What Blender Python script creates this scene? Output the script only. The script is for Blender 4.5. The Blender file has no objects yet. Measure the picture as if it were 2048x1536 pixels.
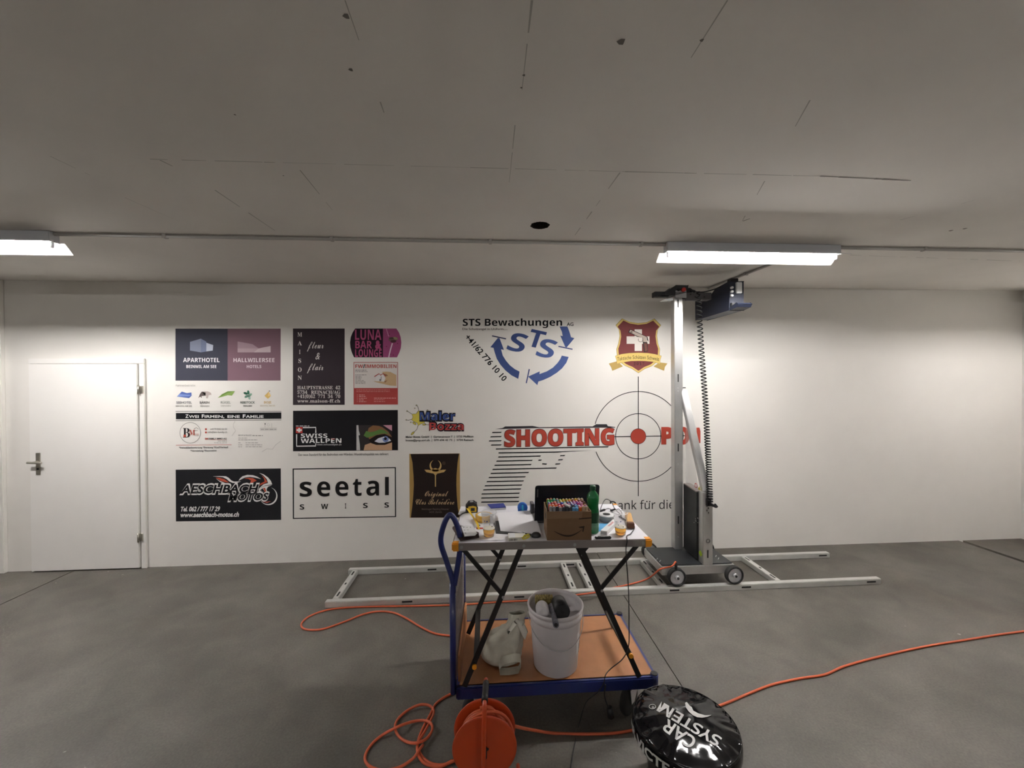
import bpy, bmesh, math, random, os
from math import sin, cos, pi, radians
from mathutils import Vector, Matrix
from mathutils.geometry import tessellate_polygon

sc = bpy.context.scene
COL = sc.collection
random.seed(7)

# ------------------------------------------------------------------ camera
FPX, YAW, PITCH, ROLL = 800.5, 0.0640, -0.00889, -0.00488
CAMH, D, CEIL = 1.85, 4.2127, 2.8515          # eye height, distance to the printed wall, ceiling height
_f = Vector((sin(YAW) * cos(PITCH), cos(YAW) * cos(PITCH), sin(PITCH)))
_r0 = Vector((cos(YAW), -sin(YAW), 0)); _u0 = _r0.cross(_f)
_r = cos(ROLL) * _r0 + sin(ROLL) * _u0; _u = -sin(ROLL) * _r0 + cos(ROLL) * _u0
cam = bpy.data.cameras.new('camera'); camo = bpy.data.objects.new('camera', cam); COL.objects.link(camo)
cam.sensor_fit = 'HORIZONTAL'; cam.sensor_width = 36; cam.lens = FPX / 2048 * 36
cam.clip_start = 0.02; cam.clip_end = 100
camo.matrix_world = Matrix(((_r.x, _u.x, -_f.x, 0), (_r.y, _u.y, -_f.y, 0), (_r.z, _u.z, -_f.z, CAMH), (0, 0, 0, 1)))
sc.camera = camo
CO = Vector((0, 0, CAMH))

# ------------------------------------------------------------------ world, exposure
w = bpy.data.worlds.new('world'); sc.world = w; w.use_nodes = True
w.node_tree.nodes['Background'].inputs[0].default_value = (0.9, 0.95, 1, 1)
w.node_tree.nodes['Background'].inputs[1].default_value = 0.02
sc.view_settings.view_transform = 'Standard'; sc.view_settings.look = 'None'
sc.view_settings.gamma = 1; sc.view_settings.use_curve_mapping = False
sc.view_settings.exposure = 2.5
TUBE = 62.0

def ray(px, py): return (_f + (px - 1024) / FPX * _r - (py - 768) / FPX * _u)
def V(px, py, Y):
    d = ray(px, py); return CO + d * (Y / d.y)
def G(px, py, z=0.0):
    d = ray(px, py); return CO + d * ((z - CAMH) / d.z)
def Wp(px, py, off=0.0):
    d = ray(px, py); p = CO + d * (D / d.y); p.y = D - off; return p

# ------------------------------------------------------------------ materials
def lin(c): return tuple(((x / 255) / 12.92 if x <= 10.3 else ((x / 255 + .055) / 1.055) ** 2.4) for x in c)
def mat(name, col, rough=.6, metal=0., noise=0., scale=20., bump=0., coat=0., emit=0., spec=.5, col2=None):
    m = bpy.data.materials.new(name); m.use_nodes = True
    nt = m.node_tree; b = nt.nodes['Principled BSDF']
    c = (*col, 1)
    b.inputs['Base Color'].default_value = c; b.inputs['Roughness'].default_value = rough
    b.inputs['Metallic'].default_value = metal; b.inputs['Coat Weight'].default_value = coat
    b.inputs['Specular IOR Level'].default_value = spec
    if emit:
        b.inputs['Emission Color'].default_value = (1, .97, .95, 1); b.inputs['Emission Strength'].default_value = emit
    if noise or bump or col2:
        tc = nt.nodes.new('ShaderNodeTexCoord'); n = nt.nodes.new('ShaderNodeTexNoise')
        n.inputs['Scale'].default_value = scale; n.inputs['Detail'].default_value = 6
        nt.links.new(tc.outputs['Object'], n.inputs['Vector'])
        if noise or col2:
            mx = nt.nodes.new('ShaderNodeMix'); mx.data_type = 'RGBA'
            mx.inputs['A'].default_value = tuple(x * (1 - noise) for x in col) + (1,)
            mx.inputs['B'].default_value = (*col2, 1) if col2 else tuple(min(1, x * (1 + noise)) for x in col) + (1,)
            rp = nt.nodes.new('ShaderNodeValToRGB'); rp.color_ramp.elements[0].position = .3; rp.color_ramp.elements[1].position = .7
            nt.links.new(n.outputs['Fac'], rp.inputs['Fac'])
            nt.links.new(rp.outputs['Color'], mx.inputs['Factor']); nt.links.new(mx.outputs['Result'], b.inputs['Base Color'])
        if bump:
            bp = nt.nodes.new('ShaderNodeBump'); bp.inputs['Strength'].default_value = bump; bp.inputs['Distance'].default_value = .01
            nt.links.new(n.outputs['Fac'], bp.inputs['Height']); nt.links.new(bp.outputs['Normal'], b.inputs['Normal'])
    return m
def clear(name, col, alpha, rough=.05):
    m = bpy.data.materials.new(name); m.use_nodes = True; nt = m.node_tree
    out = nt.nodes['Material Output']; b = nt.nodes['Principled BSDF']
    b.inputs['Base Color'].default_value = (*col, 1); b.inputs['Roughness'].default_value = rough
    t = nt.nodes.new('ShaderNodeBsdfTransparent'); mx = nt.nodes.new('ShaderNodeMixShader')
    mx.inputs[0].default_value = alpha
    nt.links.new(t.outputs[0], mx.inputs[1]); nt.links.new(b.outputs[0], mx.inputs[2]); nt.links.new(mx.outputs[0], out.inputs[0])
    return m
def glassy(name, col, rough=.03, ior=1.45, trans=1.):
    m = mat(name, col, rough); b = m.node_tree.nodes['Principled BSDF']
    b.inputs['Transmission Weight'].default_value = trans; b.inputs['IOR'].default_value = ior
    return m
_ink = {}
def ink(r, g, b):                       # printed colour as it looks on the lit white wall
    k = (r, g, b)
    if k not in _ink:
        _ink[k] = mat('wall_ink', tuple(min(.85, x * 1.08) for x in lin(k)), .75, spec=.15)
    return _ink[k]

M = {}
def concrete():
    m = bpy.data.materials.new('concrete_floor'); m.use_nodes = True; nt = m.node_tree; b = nt.nodes['Principled BSDF']
    tc = nt.nodes.new('ShaderNodeTexCoord')
    def N(s, det, dist=0):
        n = nt.nodes.new('ShaderNodeTexNoise'); n.inputs['Scale'].default_value = s; n.inputs['Detail'].default_value = det
        n.inputs['Distortion'].default_value = dist; nt.links.new(tc.outputs['Object'], n.inputs['Vector']); return n
    def ramp(n, a, c0, bb, c1):
        r = nt.nodes.new('ShaderNodeValToRGB'); e = r.color_ramp.elements
        e[0].position = a; e[0].color = c0; e[1].position = bb; e[1].color = c1
        nt.links.new(n.outputs['Fac'], r.inputs['Fac']); return r
    def mix(a, bb, mode, f):
        x = nt.nodes.new('ShaderNodeMix'); x.data_type = 'RGBA'; x.blend_type = mode; x.inputs['Factor'].default_value = f
        nt.links.new(a, x.inputs['A']); nt.links.new(bb, x.inputs['B']); return x.outputs['Result']
    big = ramp(N(.9, 9, .35), .32, (.084, .075, .062, 1), .70, (.156, .142, .120, 1))
    red = ramp(N(.55, 5, .5), .55, (1, 1, 1, 1), .75, (.92, .82, .76, 1))
    mid = ramp(N(4.5, 9, .5), .3, (.78, .78, .78, 1), .7, (1.1, 1.1, 1.1, 1))
    fin = ramp(N(90, 3), .3, (.8, .8, .8, 1), .7, (1.12, 1.12, 1.12, 1))
    spk = ramp(N(11, 2), .765, (0, 0, 0, 1), .785, (.22, .22, .2, 1))
    c = mix(big.outputs[0], red.outputs[0], 'MULTIPLY', 1)
    c = mix(c, mid.outputs[0], 'MULTIPLY', 1); c = mix(c, fin.outputs[0], 'MULTIPLY', 1); c = mix(c, spk.outputs[0], 'ADD', 1)
    nt.links.new(c, b.inputs['Base Color'])
    rr = nt.nodes.new('ShaderNodeMapRange'); rr.inputs['To Min'].default_value = .42; rr.inputs['To Max'].default_value = .75
    nt.links.new(N(2.0, 6).outputs['Fac'], rr.inputs['Value']); nt.links.new(rr.outputs[0], b.inputs['Roughness'])
    bp = nt.nodes.new('ShaderNodeBump'); bp.inputs['Strength'].default_value = .25; bp.inputs['Distance'].default_value = .004
    nt.links.new(N(60, 4).outputs['Fac'], bp.inputs['Height']); nt.links.new(bp.outputs['Normal'], b.inputs['Normal'])
    return m
M['concrete'] = concrete()
M['joint'] = mat('dark_joint_filler', (.03, .028, .025), .9)
M['wall'] = mat('white_wall_paint', (.80, .775, .73), .8, noise=.015, scale=2, bump=.03, spec=.2)
M['ceil'] = mat('ceiling_paint', (.86, .825, .78), .9, noise=.04, scale=1.3, bump=.05, spec=.1)
M['dirt'] = mat('ceiling_soot_mark', (.2, .18, .16), .9)
M['dirt2'] = mat('ceiling_faint_seam', (.5, .475, .44), .9)
M['hole'] = mat('hole_dark', (.05, .035, .025), .95)
M['door'] = mat('door_white_lacquer', (.84, .82, .785), .45)
M['steel'] = mat('brushed_steel', (.55, .52, .46), .35, .9)
M['alu'] = mat('brushed_aluminium', (.62, .62, .61), .42, .85, noise=.05, scale=8)
M['alur'] = mat('matt_aluminium_rail', (.60, .60, .57), .45, .35, noise=.06, scale=8)
M['alud'] = mat('aluminium_edge', (.34, .31, .30), .45, .7)
M['slot'] = mat('dark_slot', (.015, .015, .015), .8)
M['black'] = mat('black_plastic', (.014, .014, .016), .45)
M['blackm'] = mat('black_powder_coat', (.012, .011, .011), .5)
M['panel'] = mat('anthracite_sheet', (.016, .018, .02), .45, noise=.2, scale=5)
M['navy'] = mat('navy_housing', (.013, .017, .034), .5)
M['blue'] = mat('blue_enamel', (.012, .022, .13), .32, coat=.3)
M['coil'] = mat('matt_black_cable', (.004, .004, .004), .6, spec=.2)
M['armgrey'] = mat('dark_grey_sheet', (.10, .095, .095), .5, .3)
M['rubber'] = mat('black_rubber', (.02, .02, .02), .8)
M['wheel'] = mat('galvanised_wheel', (.70, .71, .74), .4, .35, noise=.1, scale=30)
M['white'] = mat('white_plastic', (.78, .78, .78), .4)
M['lampbody'] = mat('lamp_grey_body', (.55, .56, .58), .5)
M['reflector'] = mat('lamp_white_reflector', (.85, .85, .85), .4)
M['tube'] = mat('fluorescent_tube_glow', (1, 1, 1), .4, emit=TUBE)
M['fill_tube'] = mat('fill_lamp_tube_glow', (1, 1, 1), .4, emit=TUBE * .42)  # glow of the fill lamps added behind the camera
M['tube3'] = mat('dimmed_fluorescent_tube_glow', (1, 1, 1), .4, emit=TUBE * .42)  # right-hand lamp, dimmed to tame its hot spot on the wall
M['conduit'] = mat('grey_conduit', (.46, .44, .41), .6)
M['ply'] = mat('brown_ply_deck', (.36, .155, .062), .5, noise=.16, scale=6, bump=.03)
M['orange'] = mat('orange_cable', (.62, .12, .045), .5)
M['reel'] = mat('orange_reel_paint', (.50, .055, .009), .38, coat=.2)
M['yel'] = mat('orange_yellow_corner', (.85, .34, .02), .45)
M['top'] = mat('white_laminate', (.84, .83, .88), .4)
M['bucket'] = mat('white_bucket_plastic', (.66, .63, .64), .5, noise=.06, scale=6)
M['bag'] = mat('beige_grey_cloth', (.56, .54, .45), .9, noise=.15, scale=12, bump=.25)
M['bagl'] = mat('pale_bag_lining', (.80, .78, .69), .85)
M['card'] = mat('brown_cardboard', (.20, .115, .058), .8, noise=.06, scale=10)
M['cardl'] = mat('cardboard_edge', (.42, .30, .19), .85)
M['tape'] = mat('packing_tape', (.25, .155, .085), .3)
M['cardink'] = mat('cardboard_print', (.035, .02, .012), .8)
M['paper'] = mat('white_paper', (.88, .87, .90), .7)
M['paperink'] = mat('paper_print', (.12, .12, .13), .8)
M['leather'] = mat('brown_leather', (.045, .026, .026), .55, bump=.1, scale=60)
M['yellow'] = mat('yellow_plastic', (.80, .52, .03), .45)
M['mask'] = mat('masking_tape', (.75, .45, .07), .6)
M['beer'] = glassy('beer', (.95, .46, .012), .02, 1.33)
M['cup'] = clear('clear_cup_plastic', (.95, .95, .97), .22, .12)
M['rim'] = clear('cup_rim_plastic', (.95, .95, .95), .7, .2)
M['acryl'] = clear('clear_acrylic', (.85, .85, .83), .22, .1)
M['foam'] = mat('beer_foam', (.85, .8, .65), .8)
M['bottle'] = clear('green_bottle_plastic', (.0, .22, .05), .72, .08)
M['greencap'] = mat('green_cap', (.004, .07, .025), .4)
M['bottlelabel'] = mat('dark_green_label', (.006, .05, .022), .4)
M['screen'] = mat('black_screen', (.004, .004, .006), .3, spec=.2)
M['lid'] = mat('black_navy_laptop_lid', (.006, .007, .013), .38, spec=.3)
M['lapgrey'] = mat('dark_grey_metal', (.10, .095, .10), .4, .3)
M['lblue'] = mat('light_blue_card', (.12, .42, .75), .6)
M['bluep'] = mat('bright_blue_plastic', (.01, .15, .62), .35)
M['cyan'] = mat('cyan_plastic', (.02, .5, .7), .4)
M['navyp'] = mat('navy_print', (.012, .025, .22), .5)
M['red'] = mat('red_print', (.6, .04, .03), .6)
M['lime'] = mat('lime_sticker', (.42, .6, .03), .5)
M['warn'] = mat('yellow_sticker', (.75, .65, .05), .5)
M['woodl'] = mat('pale_wood', (.68, .40, .14), .6)
M['bristle'] = mat('dark_bristles', (.16, .075, .045), .9, bump=.5, scale=200)
M['silver'] = mat('silver_grey', (.42, .42, .43), .4, .4)
M['fleece'] = mat('speckled_fleece', (.16, .125, .04), 1, col2=(.62, .5, .2), scale=90, bump=1.)
M['handle'] = mat('worn_grey_grip', (.14, .14, .17), .5, noise=.5, scale=50)
M['mesh'] = mat('grey_wire', (.30, .26, .25), .5)
M['stool'] = mat('glossy_black_vinyl', (.004, .004, .005), .10, spec=.4)
M['stoolink'] = mat('pale_grey_vinyl_print', (.55, .55, .53), .4)

# ------------------------------------------------------------------ mesh helpers
class MB:
    def __init__(s): s.v = []; s.f = []; s.m = []; s.s = []
    def add(s, vs, fs, mi=0, sm=False):
        o = len(s.v); s.v += [Vector(v) for v in vs]
        for f in fs: s.f.append([i + o for i in f]); s.m.append(mi); s.s.append(sm)
        return s
    def box(s, c, sz, rz=0, mi=0, R=None):
        Rm = R if R is not None else Matrix.Rotation(rz, 3, 'Z'); c = Vector(c); vs = []
        for z in (-.5, .5):
            for x, y in ((-.5, -.5), (.5, -.5), (.5, .5), (-.5, .5)):
                vs.append(c + Rm @ Vector((x * sz[0], y * sz[1], z * sz[2])))
        return s.add(vs, [(3, 2, 1, 0), (4, 5, 6, 7), (0, 1, 5, 4), (1, 2, 6, 5), (2, 3, 7, 6), (3, 0, 4, 7)], mi)
    def bar(s, p, q, wd, ht, side=None, mi=0):         # box beam from p to q; side = direction of its width
        p = Vector(p); q = Vector(q); d = (q - p).normalized()
        a = Vector(side) if side is not None else (Vector((0, 0, 1)).cross(d) if abs(d.z) < .95 else Vector((1, 0, 0)))
        a = (a - d * a.dot(d)).normalized(); b = d.cross(a)
        vs = [e + a * x * wd / 2 + b * y * ht / 2 for e in (p, q) for x, y in ((-1, -1), (1, -1), (1, 1), (-1, 1))]
        return s.add(vs, [(3, 2, 1, 0), (4, 5, 6, 7), (0, 1, 5, 4), (1, 2, 6, 5), (2, 3, 7, 6), (3, 0, 4, 7)], mi)
    def quad(s, pts, mi=0): return s.add(pts, [tuple(range(len(pts)))], mi)
    def tube(s, path, r, n=10, closed=False, mi=0):
        P = [Vector(p) for p in path]; k = len(P); vs = []; a = None
        for i, p in enumerate(P):
            t = (P[(i + 1) % k] - P[i - 1]) if closed else (P[min(i + 1, k - 1)] - P[max(i - 1, 0)])
            t.normalize()
            if a is None: a = t.orthogonal().normalized()
            a = (a - t * a.dot(t)).normalized(); b = t.cross(a)
            rr = r[i] if isinstance(r, (list, tuple)) else r
            vs += [p + a * cos(2 * pi * j / n) * rr + b * sin(2 * pi * j / n) * rr for j in range(n)]
        fs = []
        for i in range(k if closed else k - 1):
            i2 = (i + 1) % k
            fs += [(i * n + j, i * n + (j + 1) % n, i2 * n + (j + 1) % n, i2 * n + j) for j in range(n)]
        s.add(vs, fs, mi, True)
        if not closed:
            o = len(s.v) - len(vs)
            s.f.append([o + j for j in reversed(range(n))]); s.m.append(mi); s.s.append(False)
            s.f.append([o + (k - 1) * n + j for j in range(n)]); s.m.append(mi); s.s.append(False)
        return s
    def lathe(s, prof, c, n=28, R=None, mi=0, mis=None):
        c = Vector(c); Rm = R if R is not None else Matrix.Identity(3); vs = []
        for r, z in prof: vs += [c + Rm @ Vector((r * cos(2 * pi * j / n), r * sin(2 * pi * j / n), z)) for j in range(n)]
        for i in range(len(prof) - 1):
            fs = [(i * n + j, i * n + (j + 1) % n, (i + 1) * n + (j + 1) % n, (i + 1) * n + j) for j in range(n)]
            o = len(s.v) if i == 0 else o
            if i == 0: s.v += vs
            for f in fs: s.f.append([q + o for q in f]); s.m.append(mis[i] if mis else mi); s.s.append(True)
        for i, rev in ((0, True), (len(prof) - 1, False)):
            if prof[i][0] > 1e-4:
                idx = [o + i * n + j for j in range(n)]
                s.f.append(idx[::-1] if rev else idx); s.m.append((mis[max(0, i - 1)] if mis else mi)); s.s.append(False)
        return s
    def cyl(s, p, q, r, n=20, r2=None, mi=0):
        p = Vector(p); q = Vector(q); d = q - p; R = d.to_track_quat('Z', 'Y').to_matrix()
        return s.lathe([(r, 0), (r if r2 is None else r2, d.length)], p, n, R, mi)
    def prism(s, poly, ext, mi=0):                     # planar 3-D outline pushed along a vector
        P = [Vector(p) for p in poly]; n = len(P); e = Vector(ext)
        tri = tessellate_polygon([P]); vs = P + [p + e for p in P]
        fs = [tuple(t) for t in tri] + [tuple(i + n for i in reversed(t)) for t in tri]
        fs += [(i, (i + 1) % n, (i + 1) % n + n, i + n) for i in range(n)]
        return s.add(vs, fs, mi)
    def build(s, name, mats, parent=None, bevel=0., seg=2, smooth_all=False):
        me = bpy.data.meshes.new(name); org = parent_loc(parent)
        me.from_pydata([tuple(v - org) for v in s.v], [], s.f)
        for m in (mats if isinstance(mats, (list, tuple)) else [mats]): me.materials.append(M[m] if isinstance(m, str) else m)
        for p, mi, sm in zip(me.polygons, s.m, s.s): p.material_index = mi; p.use_smooth = sm or smooth_all
        bm = bmesh.new(); bm.from_mesh(me)
        if bevel:
            ed = [e for e in bm.edges if len(e.link_faces) == 2 and e.calc_face_angle(0) > .6]
            bmesh.ops.bevel(bm, geom=ed, offset=bevel, segments=seg, affect='EDGES', clamp_overlap=True)
        bmesh.ops.recalc_face_normals(bm, faces=bm.faces)
        bm.to_mesh(me); bm.free()
        o = bpy.data.objects.new(name, me); COL.objects.link(o)
        if parent: o.parent = parent
        return o
def parent_loc(p):
    v = Vector((0, 0, 0))
    while p: v = v + p.location; p = p.parent
    return v
def catmull(P, k=6, closed=False):
    P = [Vector(p) for p in P]; n = len(P); out = []
    for i in range(n if closed else n - 1):
        if closed: a, b, c, d = P[i - 1], P[i], P[(i + 1) % n], P[(i + 2) % n]
        else: a, b, c, d = P[max(i - 1, 0)], P[i], P[i + 1], P[min(i + 2, n - 1)]
        for j in range(k):
            t = j / k
            out.append(.5 * ((2 * b) + (c - a) * t + (2 * a - 5 * b + 4 * c - d) * t * t + (3 * b - a - 3 * c + d) * t ** 3))
    if not closed: out.append(P[-1])
    return out
def tag(o, label=None, cat=None, group=None, kind=None):
    if label: o['label'] = label
    if cat: o['category'] = cat
    if group: o['group'] = group
    if kind: o['kind'] = kind
    return o
def thing(name, loc, label, cat, group=None):
    o = bpy.data.objects.new(name, None); COL.objects.link(o); o.location = Vector(loc); o.empty_display_size = .05
    return tag(o, label, cat, group)

# ------------------------------------------------------------------ lettering
_fd = bpy.utils.system_resource('DATAFILES', path='fonts')
def _font(f):
    try: return bpy.data.fonts.load(os.path.join(_fd, f))
    except Exception: return None
FONT = {'math': _font('NotoSansMath-Regular.woff2')}
STY = {'bold': (0x1D5D4, 0x1D5EE, 0x1D7EC), 'serif': (0x1D400, 0x1D41A, 0x1D7CE), 'script': (0x1D4D0, 0x1D4EA, 0x1D7CE),
       'sansit': (0x1D63C, 0x1D656, 0x1D7EC)}
_tc = {}; _cap = {}
def glyphs(s, style='reg', off=0., space=1.):
    if style == 'reg': style = 'raw' if s.isascii() and FONT['math'] else 'b'
    """2-D outline mesh of a line of text: verts, tris, and x-extent; one cap height = 1"""
    key = (s, style, off, space)
    if key in _tc: return _tc[key]
    c = bpy.data.curves.new('lettering', 'FONT'); c.resolution_u = 3; c.offset = off; c.space_character = space; t = s
    if style in STY and FONT['math']:
        c.font = FONT['math']; A, a, d = STY[style]
        t = ''.join(chr(A + ord(ch) - 65) if 'A' <= ch <= 'Z' else chr(a + ord(ch) - 97) if 'a' <= ch <= 'z'
                    else chr(d + ord(ch) - 48) if ch.isdigit() else ch for ch in s)
    elif style == 'raw' and FONT['math']: c.font = FONT['math']
    def size(body):
        c.body = body; q = bpy.data.objects.new('lettering', c); COL.objects.link(q)
        h = max(v.co.y for v in bpy.data.meshes.new_from_object(q.evaluated_get(bpy.context.evaluated_depsgraph_get())).vertices)
        bpy.data.objects.remove(q); return h
    if style not in _cap:
        c.offset = 0; _cap[style] = size(chr(STY[style][0] + 7) if style in STY and FONT['math'] else 'H'); c.offset = off
    cap = _cap[style]; c.body = t
    o = bpy.data.objects.new('lettering', c); COL.objects.link(o)
    dg = bpy.context.evaluated_depsgraph_get(); me = bpy.data.meshes.new_from_object(o.evaluated_get(dg))
    vs = [(v.co.x / cap, v.co.y / cap) for v in me.vertices]; fs = [tuple(p.vertices) for p in me.polygons]
    bpy.data.objects.remove(o); bpy.data.curves.remove(c); bpy.data.meshes.remove(me)
    x0 = min((v[0] for v in vs), default=0); x1 = max((v[0] for v in vs), default=1)
    _tc[key] = (vs, fs, x0, x1); return _tc[key]
LAY = .0007
class Ink(MB):
    """flat paint on the printed wall, laid out in photograph pixels and carried onto the wall plane"""
    def __init__(s, ox=0, oy=0, k=1.):
        super().__init__(); s.ox, s.oy, s.k = ox, oy, k; s.cols = []; s.lines = []
    def c(s, col):
        if col not in s.cols: s.cols.append(col)
        return s.cols.index(col)
    def P(s, x, y, lay): return Wp(s.ox + x / s.k, s.oy + y / s.k, LAY * lay)
    def poly(s, pts, col, lay=1):
        P = [s.P(x, y, lay) for x, y in pts]
        return s.add(P, [tuple(t) for t in tessellate_polygon([[Vector((x, y, 0)) for x, y in pts]])], s.c(col))
    def rect(s, x0, y0, x1, y1, col, lay=1): return s.poly([(x0, y0), (x1, y0), (x1, y1), (x0, y1)], col, lay)
    def line(s, pts, wd, col, lay=2, closed=False, taper=False):
        n = len(pts); a = []; b = []
        for i in range(n):
            p = pts[i - 1] if (closed or i) else pts[i]; q = pts[(i + 1) % n] if (closed or i < n - 1) else pts[i]
            dx, dy = q[0] - p[0], q[1] - p[1]; L = math.hypot(dx, dy) or 1
            ww = wd * (sin(pi * (i + .3) / (n - .4)) if taper else 1) / 2
            a.append((pts[i][0] - dy / L * ww, pts[i][1] + dx / L * ww)); b.append((pts[i][0] + dy / L * ww, pts[i][1] - dx / L * ww))
        P = [s.P(x, y, lay) for x, y in a + b]
        return s.add(P, [(i, (i + 1) % n, (i + 1) % n + n, i + n) for i in range(n if closed else n - 1)], s.c(col))
    def arc(s, cx, cy, r, wd, col, a0=0, a1=360, lay=2, n=64, taper=False, ry=None):
        full = a1 - a0 >= 360; ry = ry or r
        pts = [(cx + r * cos(radians(a0 + (a1 - a0) * i / n)), cy + ry * sin(radians(a0 + (a1 - a0) * i / n))) for i in range(n if full else n + 1)]
        return s.line(pts, wd, col, lay, full, taper)
    def disc(s, cx, cy, r, col, lay=2, ry=None, n=32, rot=0):
        ry = ry or r; ca, sa = cos(radians(rot)), sin(radians(rot))
        return s.poly([(cx + r * cos(2 * pi * i / n) * ca - ry * sin(2 * pi * i / n) * sa,
                        cy + r * cos(2 * pi * i / n) * sa + ry * sin(2 * pi * i / n) * ca) for i in range(n)], col, lay)
    def text(s, t, x0, yb, x1, cap, col, style='reg', off=0., lay=3, yr=None, shear=0., arch=0., space=1.):
        vs, fs, g0, g1 = glyphs(t, style, off, space); yr = yb if yr is None else yr; P = []
        wid = x1 - x0 - shear * cap
        for x, y in vs:
            u = (x - g0) / (g1 - g0)
            P.append(s.P(x0 + u * wid + y * cap * shear, yb + (yr - yb) * u - y * cap - arch * (1 - (2 * u - 1) ** 2), lay))
        return s.row(P, fs, col)
    def rtext(s, t, o, du, cap, col, style='bold', off=0., lay=3, shear=0.):      # baseline start o, baseline vector du
        vs, fs, g0, g1 = glyphs(t, style, off); L = math.hypot(*du); ux, uy = du[0] / L, du[1] / L; P = []
        for x, y in vs:
            a = (x - g0) / (g1 - g0) * L + y * cap * shear; P.append(s.P(o[0] + ux * a + uy * y * cap, o[1] + uy * a - ux * y * cap, lay))
        return s.row(P, fs, col)
    def scrawl(s, x0, x1, y, h, col, lay=3, seed=1):                              # print too small to read in the photograph
        rnd = random.Random(seed); x = x0
        while x < x1:
            wl = min(x1 - x, h * rnd.uniform(1.2, 4)); s.rect(x, y - h * .62, x + wl, y, col, lay); x += wl + h * .6
        return s
    def row(s, P, fs, col):                 # every printed line is a part of its own
        b = MB().add(P, fs); s.lines.append((b, col)); return s
    def done(s, name, parent):
        for b, col in s.lines: b.build(name, ink(*col), parent)
        if s.v: return s.build(name if not s.lines else 'print', [ink(*c) for c in s.cols], parent)

# ------------------------------------------------------------------ the setting
XL, XR, YB = -12.5, 6.138, -12.0
def struct(mb, name, mats, parent=None, **k): return tag(mb.build(name, mats, parent, **k), kind='structure')
# floor: slabs parted by joints that run towards the wall
J1, J2, J3 = G(75, 1175).x, G(1297, 1268).x, G(1975, 1099).x
fl = MB(); fl.box((0, (D + YB) / 2, -.06), (XR - XL + .4, D - YB + .4, .06), mi=1)
for a, b in ((XL - .1, J1 - .006), (J1 + .006, J2 - .003), (J2 + .003, J3 - .028), (J3 + .028, XR + .1)):
    fl.box(((a + b) / 2, (D + YB) / 2, -.015), (b - a, D - YB + .2, .03))
struct(fl, 'floor', ['concrete', 'joint'])
# ceiling with a broken round hole
hx, hy = G(1080, 451, CEIL).xy; hr = .062; S = .2; n = 40; cm = MB()
ring = [(hx + hr * cos(2 * pi * i / n) * (1 + .05 * sin(5 * i)), hy + hr * sin(2 * pi * i / n) * (1 + .04 * cos(3 * i))) for i in range(n)]
sqr = []
for i in range(n):
    c_, s_ = cos(2 * pi * i / n), sin(2 * pi * i / n); m_ = max(abs(c_), abs(s_)); sqr.append((hx + S * c_ / m_, hy + S * s_ / m_))
cm.add([(x, y, CEIL) for x, y in ring + sqr], [(i, (i + 1) % n, (i + 1) % n + n, i + n) for i in range(n)])
cm.add([(x, y, CEIL + z) for z in (0, .16) for x, y in ring], [(i, (i + 1) % n, (i + 1) % n + n, i + n) for i in range(n)] + [tuple(range(n, 2 * n))], 1)
for x0, x1, y0, y1 in ((XL - .1, hx - S, YB - .1, D + .1), (hx + S, XR + .1, YB - .1, D + .1), (hx - S, hx + S, YB - .1, hy - S), (hx - S, hx + S, hy + S, D + .1)):
    cm.quad([(x0, y0, CEIL), (x1, y0, CEIL), (x1, y1, CEIL), (x0, y1, CEIL)])
# formwork seams and soot marks left on the ceiling
def seam(p, q, wd, mi, seed, gap=.3):
    rnd = random.Random(seed); a, b = G(*p, CEIL), G(*q, CEIL); L = (b - a).length; d = (b - a) / L; nn = Vector((-d.y, d.x, 0)); t = 0
    while t < L:
        l = rnd.uniform(.04, .3); e = min(L, t + l); k = wd * rnd.uniform(.4, 1)
        A, B = a + d * t, a + d * e; z = Vector((0, 0, -.0006))
        cm.quad([A - nn * k + z, B - nn * k * .6 + z, B + nn * k * .6 + z, A + nn * k + z], mi); t = e + rnd.uniform(0, gap)
seam((300, 318), (1250, 343), .003, 3, 1, .08); seam((1250, 343), (1640, 352), .004, 3, 2, .05); seam((1640, 352), (1822, 361), .006, 2, 3, .0)
seam((100, 312), (180, 350), .004, 3, 4, .1); seam((430, 380), (560, 468), .004, 3, 5, .1); seam((600, 340), (665, 420), .003, 3, 6, .2)
seam((690, 0), (775, 245), .0035, 3, 7, .4); seam((1064, 0), (1044, 180), .0035, 3, 8, .3); seam((1030, 250), (1018, 370), .0035, 3, 9, .2)
seam((1455, 0), (1360, 150), .0035, 3, 10, .4); seam((1620, 200), (1480, 450), .0035, 3, 11, .5); seam((1240, 345), (1150, 470), .004, 3, 12, .2)
seam((1700, 510), (2040, 522), .005, 3, 13, .1); seam((1800, 440), (1950, 400), .003, 3, 14, .3)
seam((250, 395), (420, 470), .003, 3, 15, .4); seam((320, 320), (345, 332), .006, 3, 16, .1); seam((1486, 442), (1500, 437), .005, 2, 17, .1)
for x, y, r in ((693, 32, .009), (702, 139, .007), (1243, 83, .012), (470, 229, .004), (567, 351, .004), (1902, 461, .012), (1930, 457, .012), (1048, 150, .005), (1043, 175, .004), (1404, 80, .006)):
    p = G(x, y, CEIL); cm.quad([p + Vector((r * cos(a) * (1.3 if i % 2 else .7), r * sin(a), -.0008)) for i, a in enumerate([k * pi / 3 for k in range(6)])], 2)
struct(cm, 'ceiling', ['ceil', 'hole', 'dirt', 'dirt2'])
def wallbox(name, x0, x1, y0, y1):
    struct(MB().box(((x0 + x1) / 2, (y0 + y1) / 2, CEIL / 2 - .02), (x1 - x0, y1 - y0, CEIL + .1)), name, 'wall')
wallbox('wall_front', XL - .2, XR + .2, D, D + .2); wallbox('wall_left', XL - .2, XL, YB - .2, D)
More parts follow.
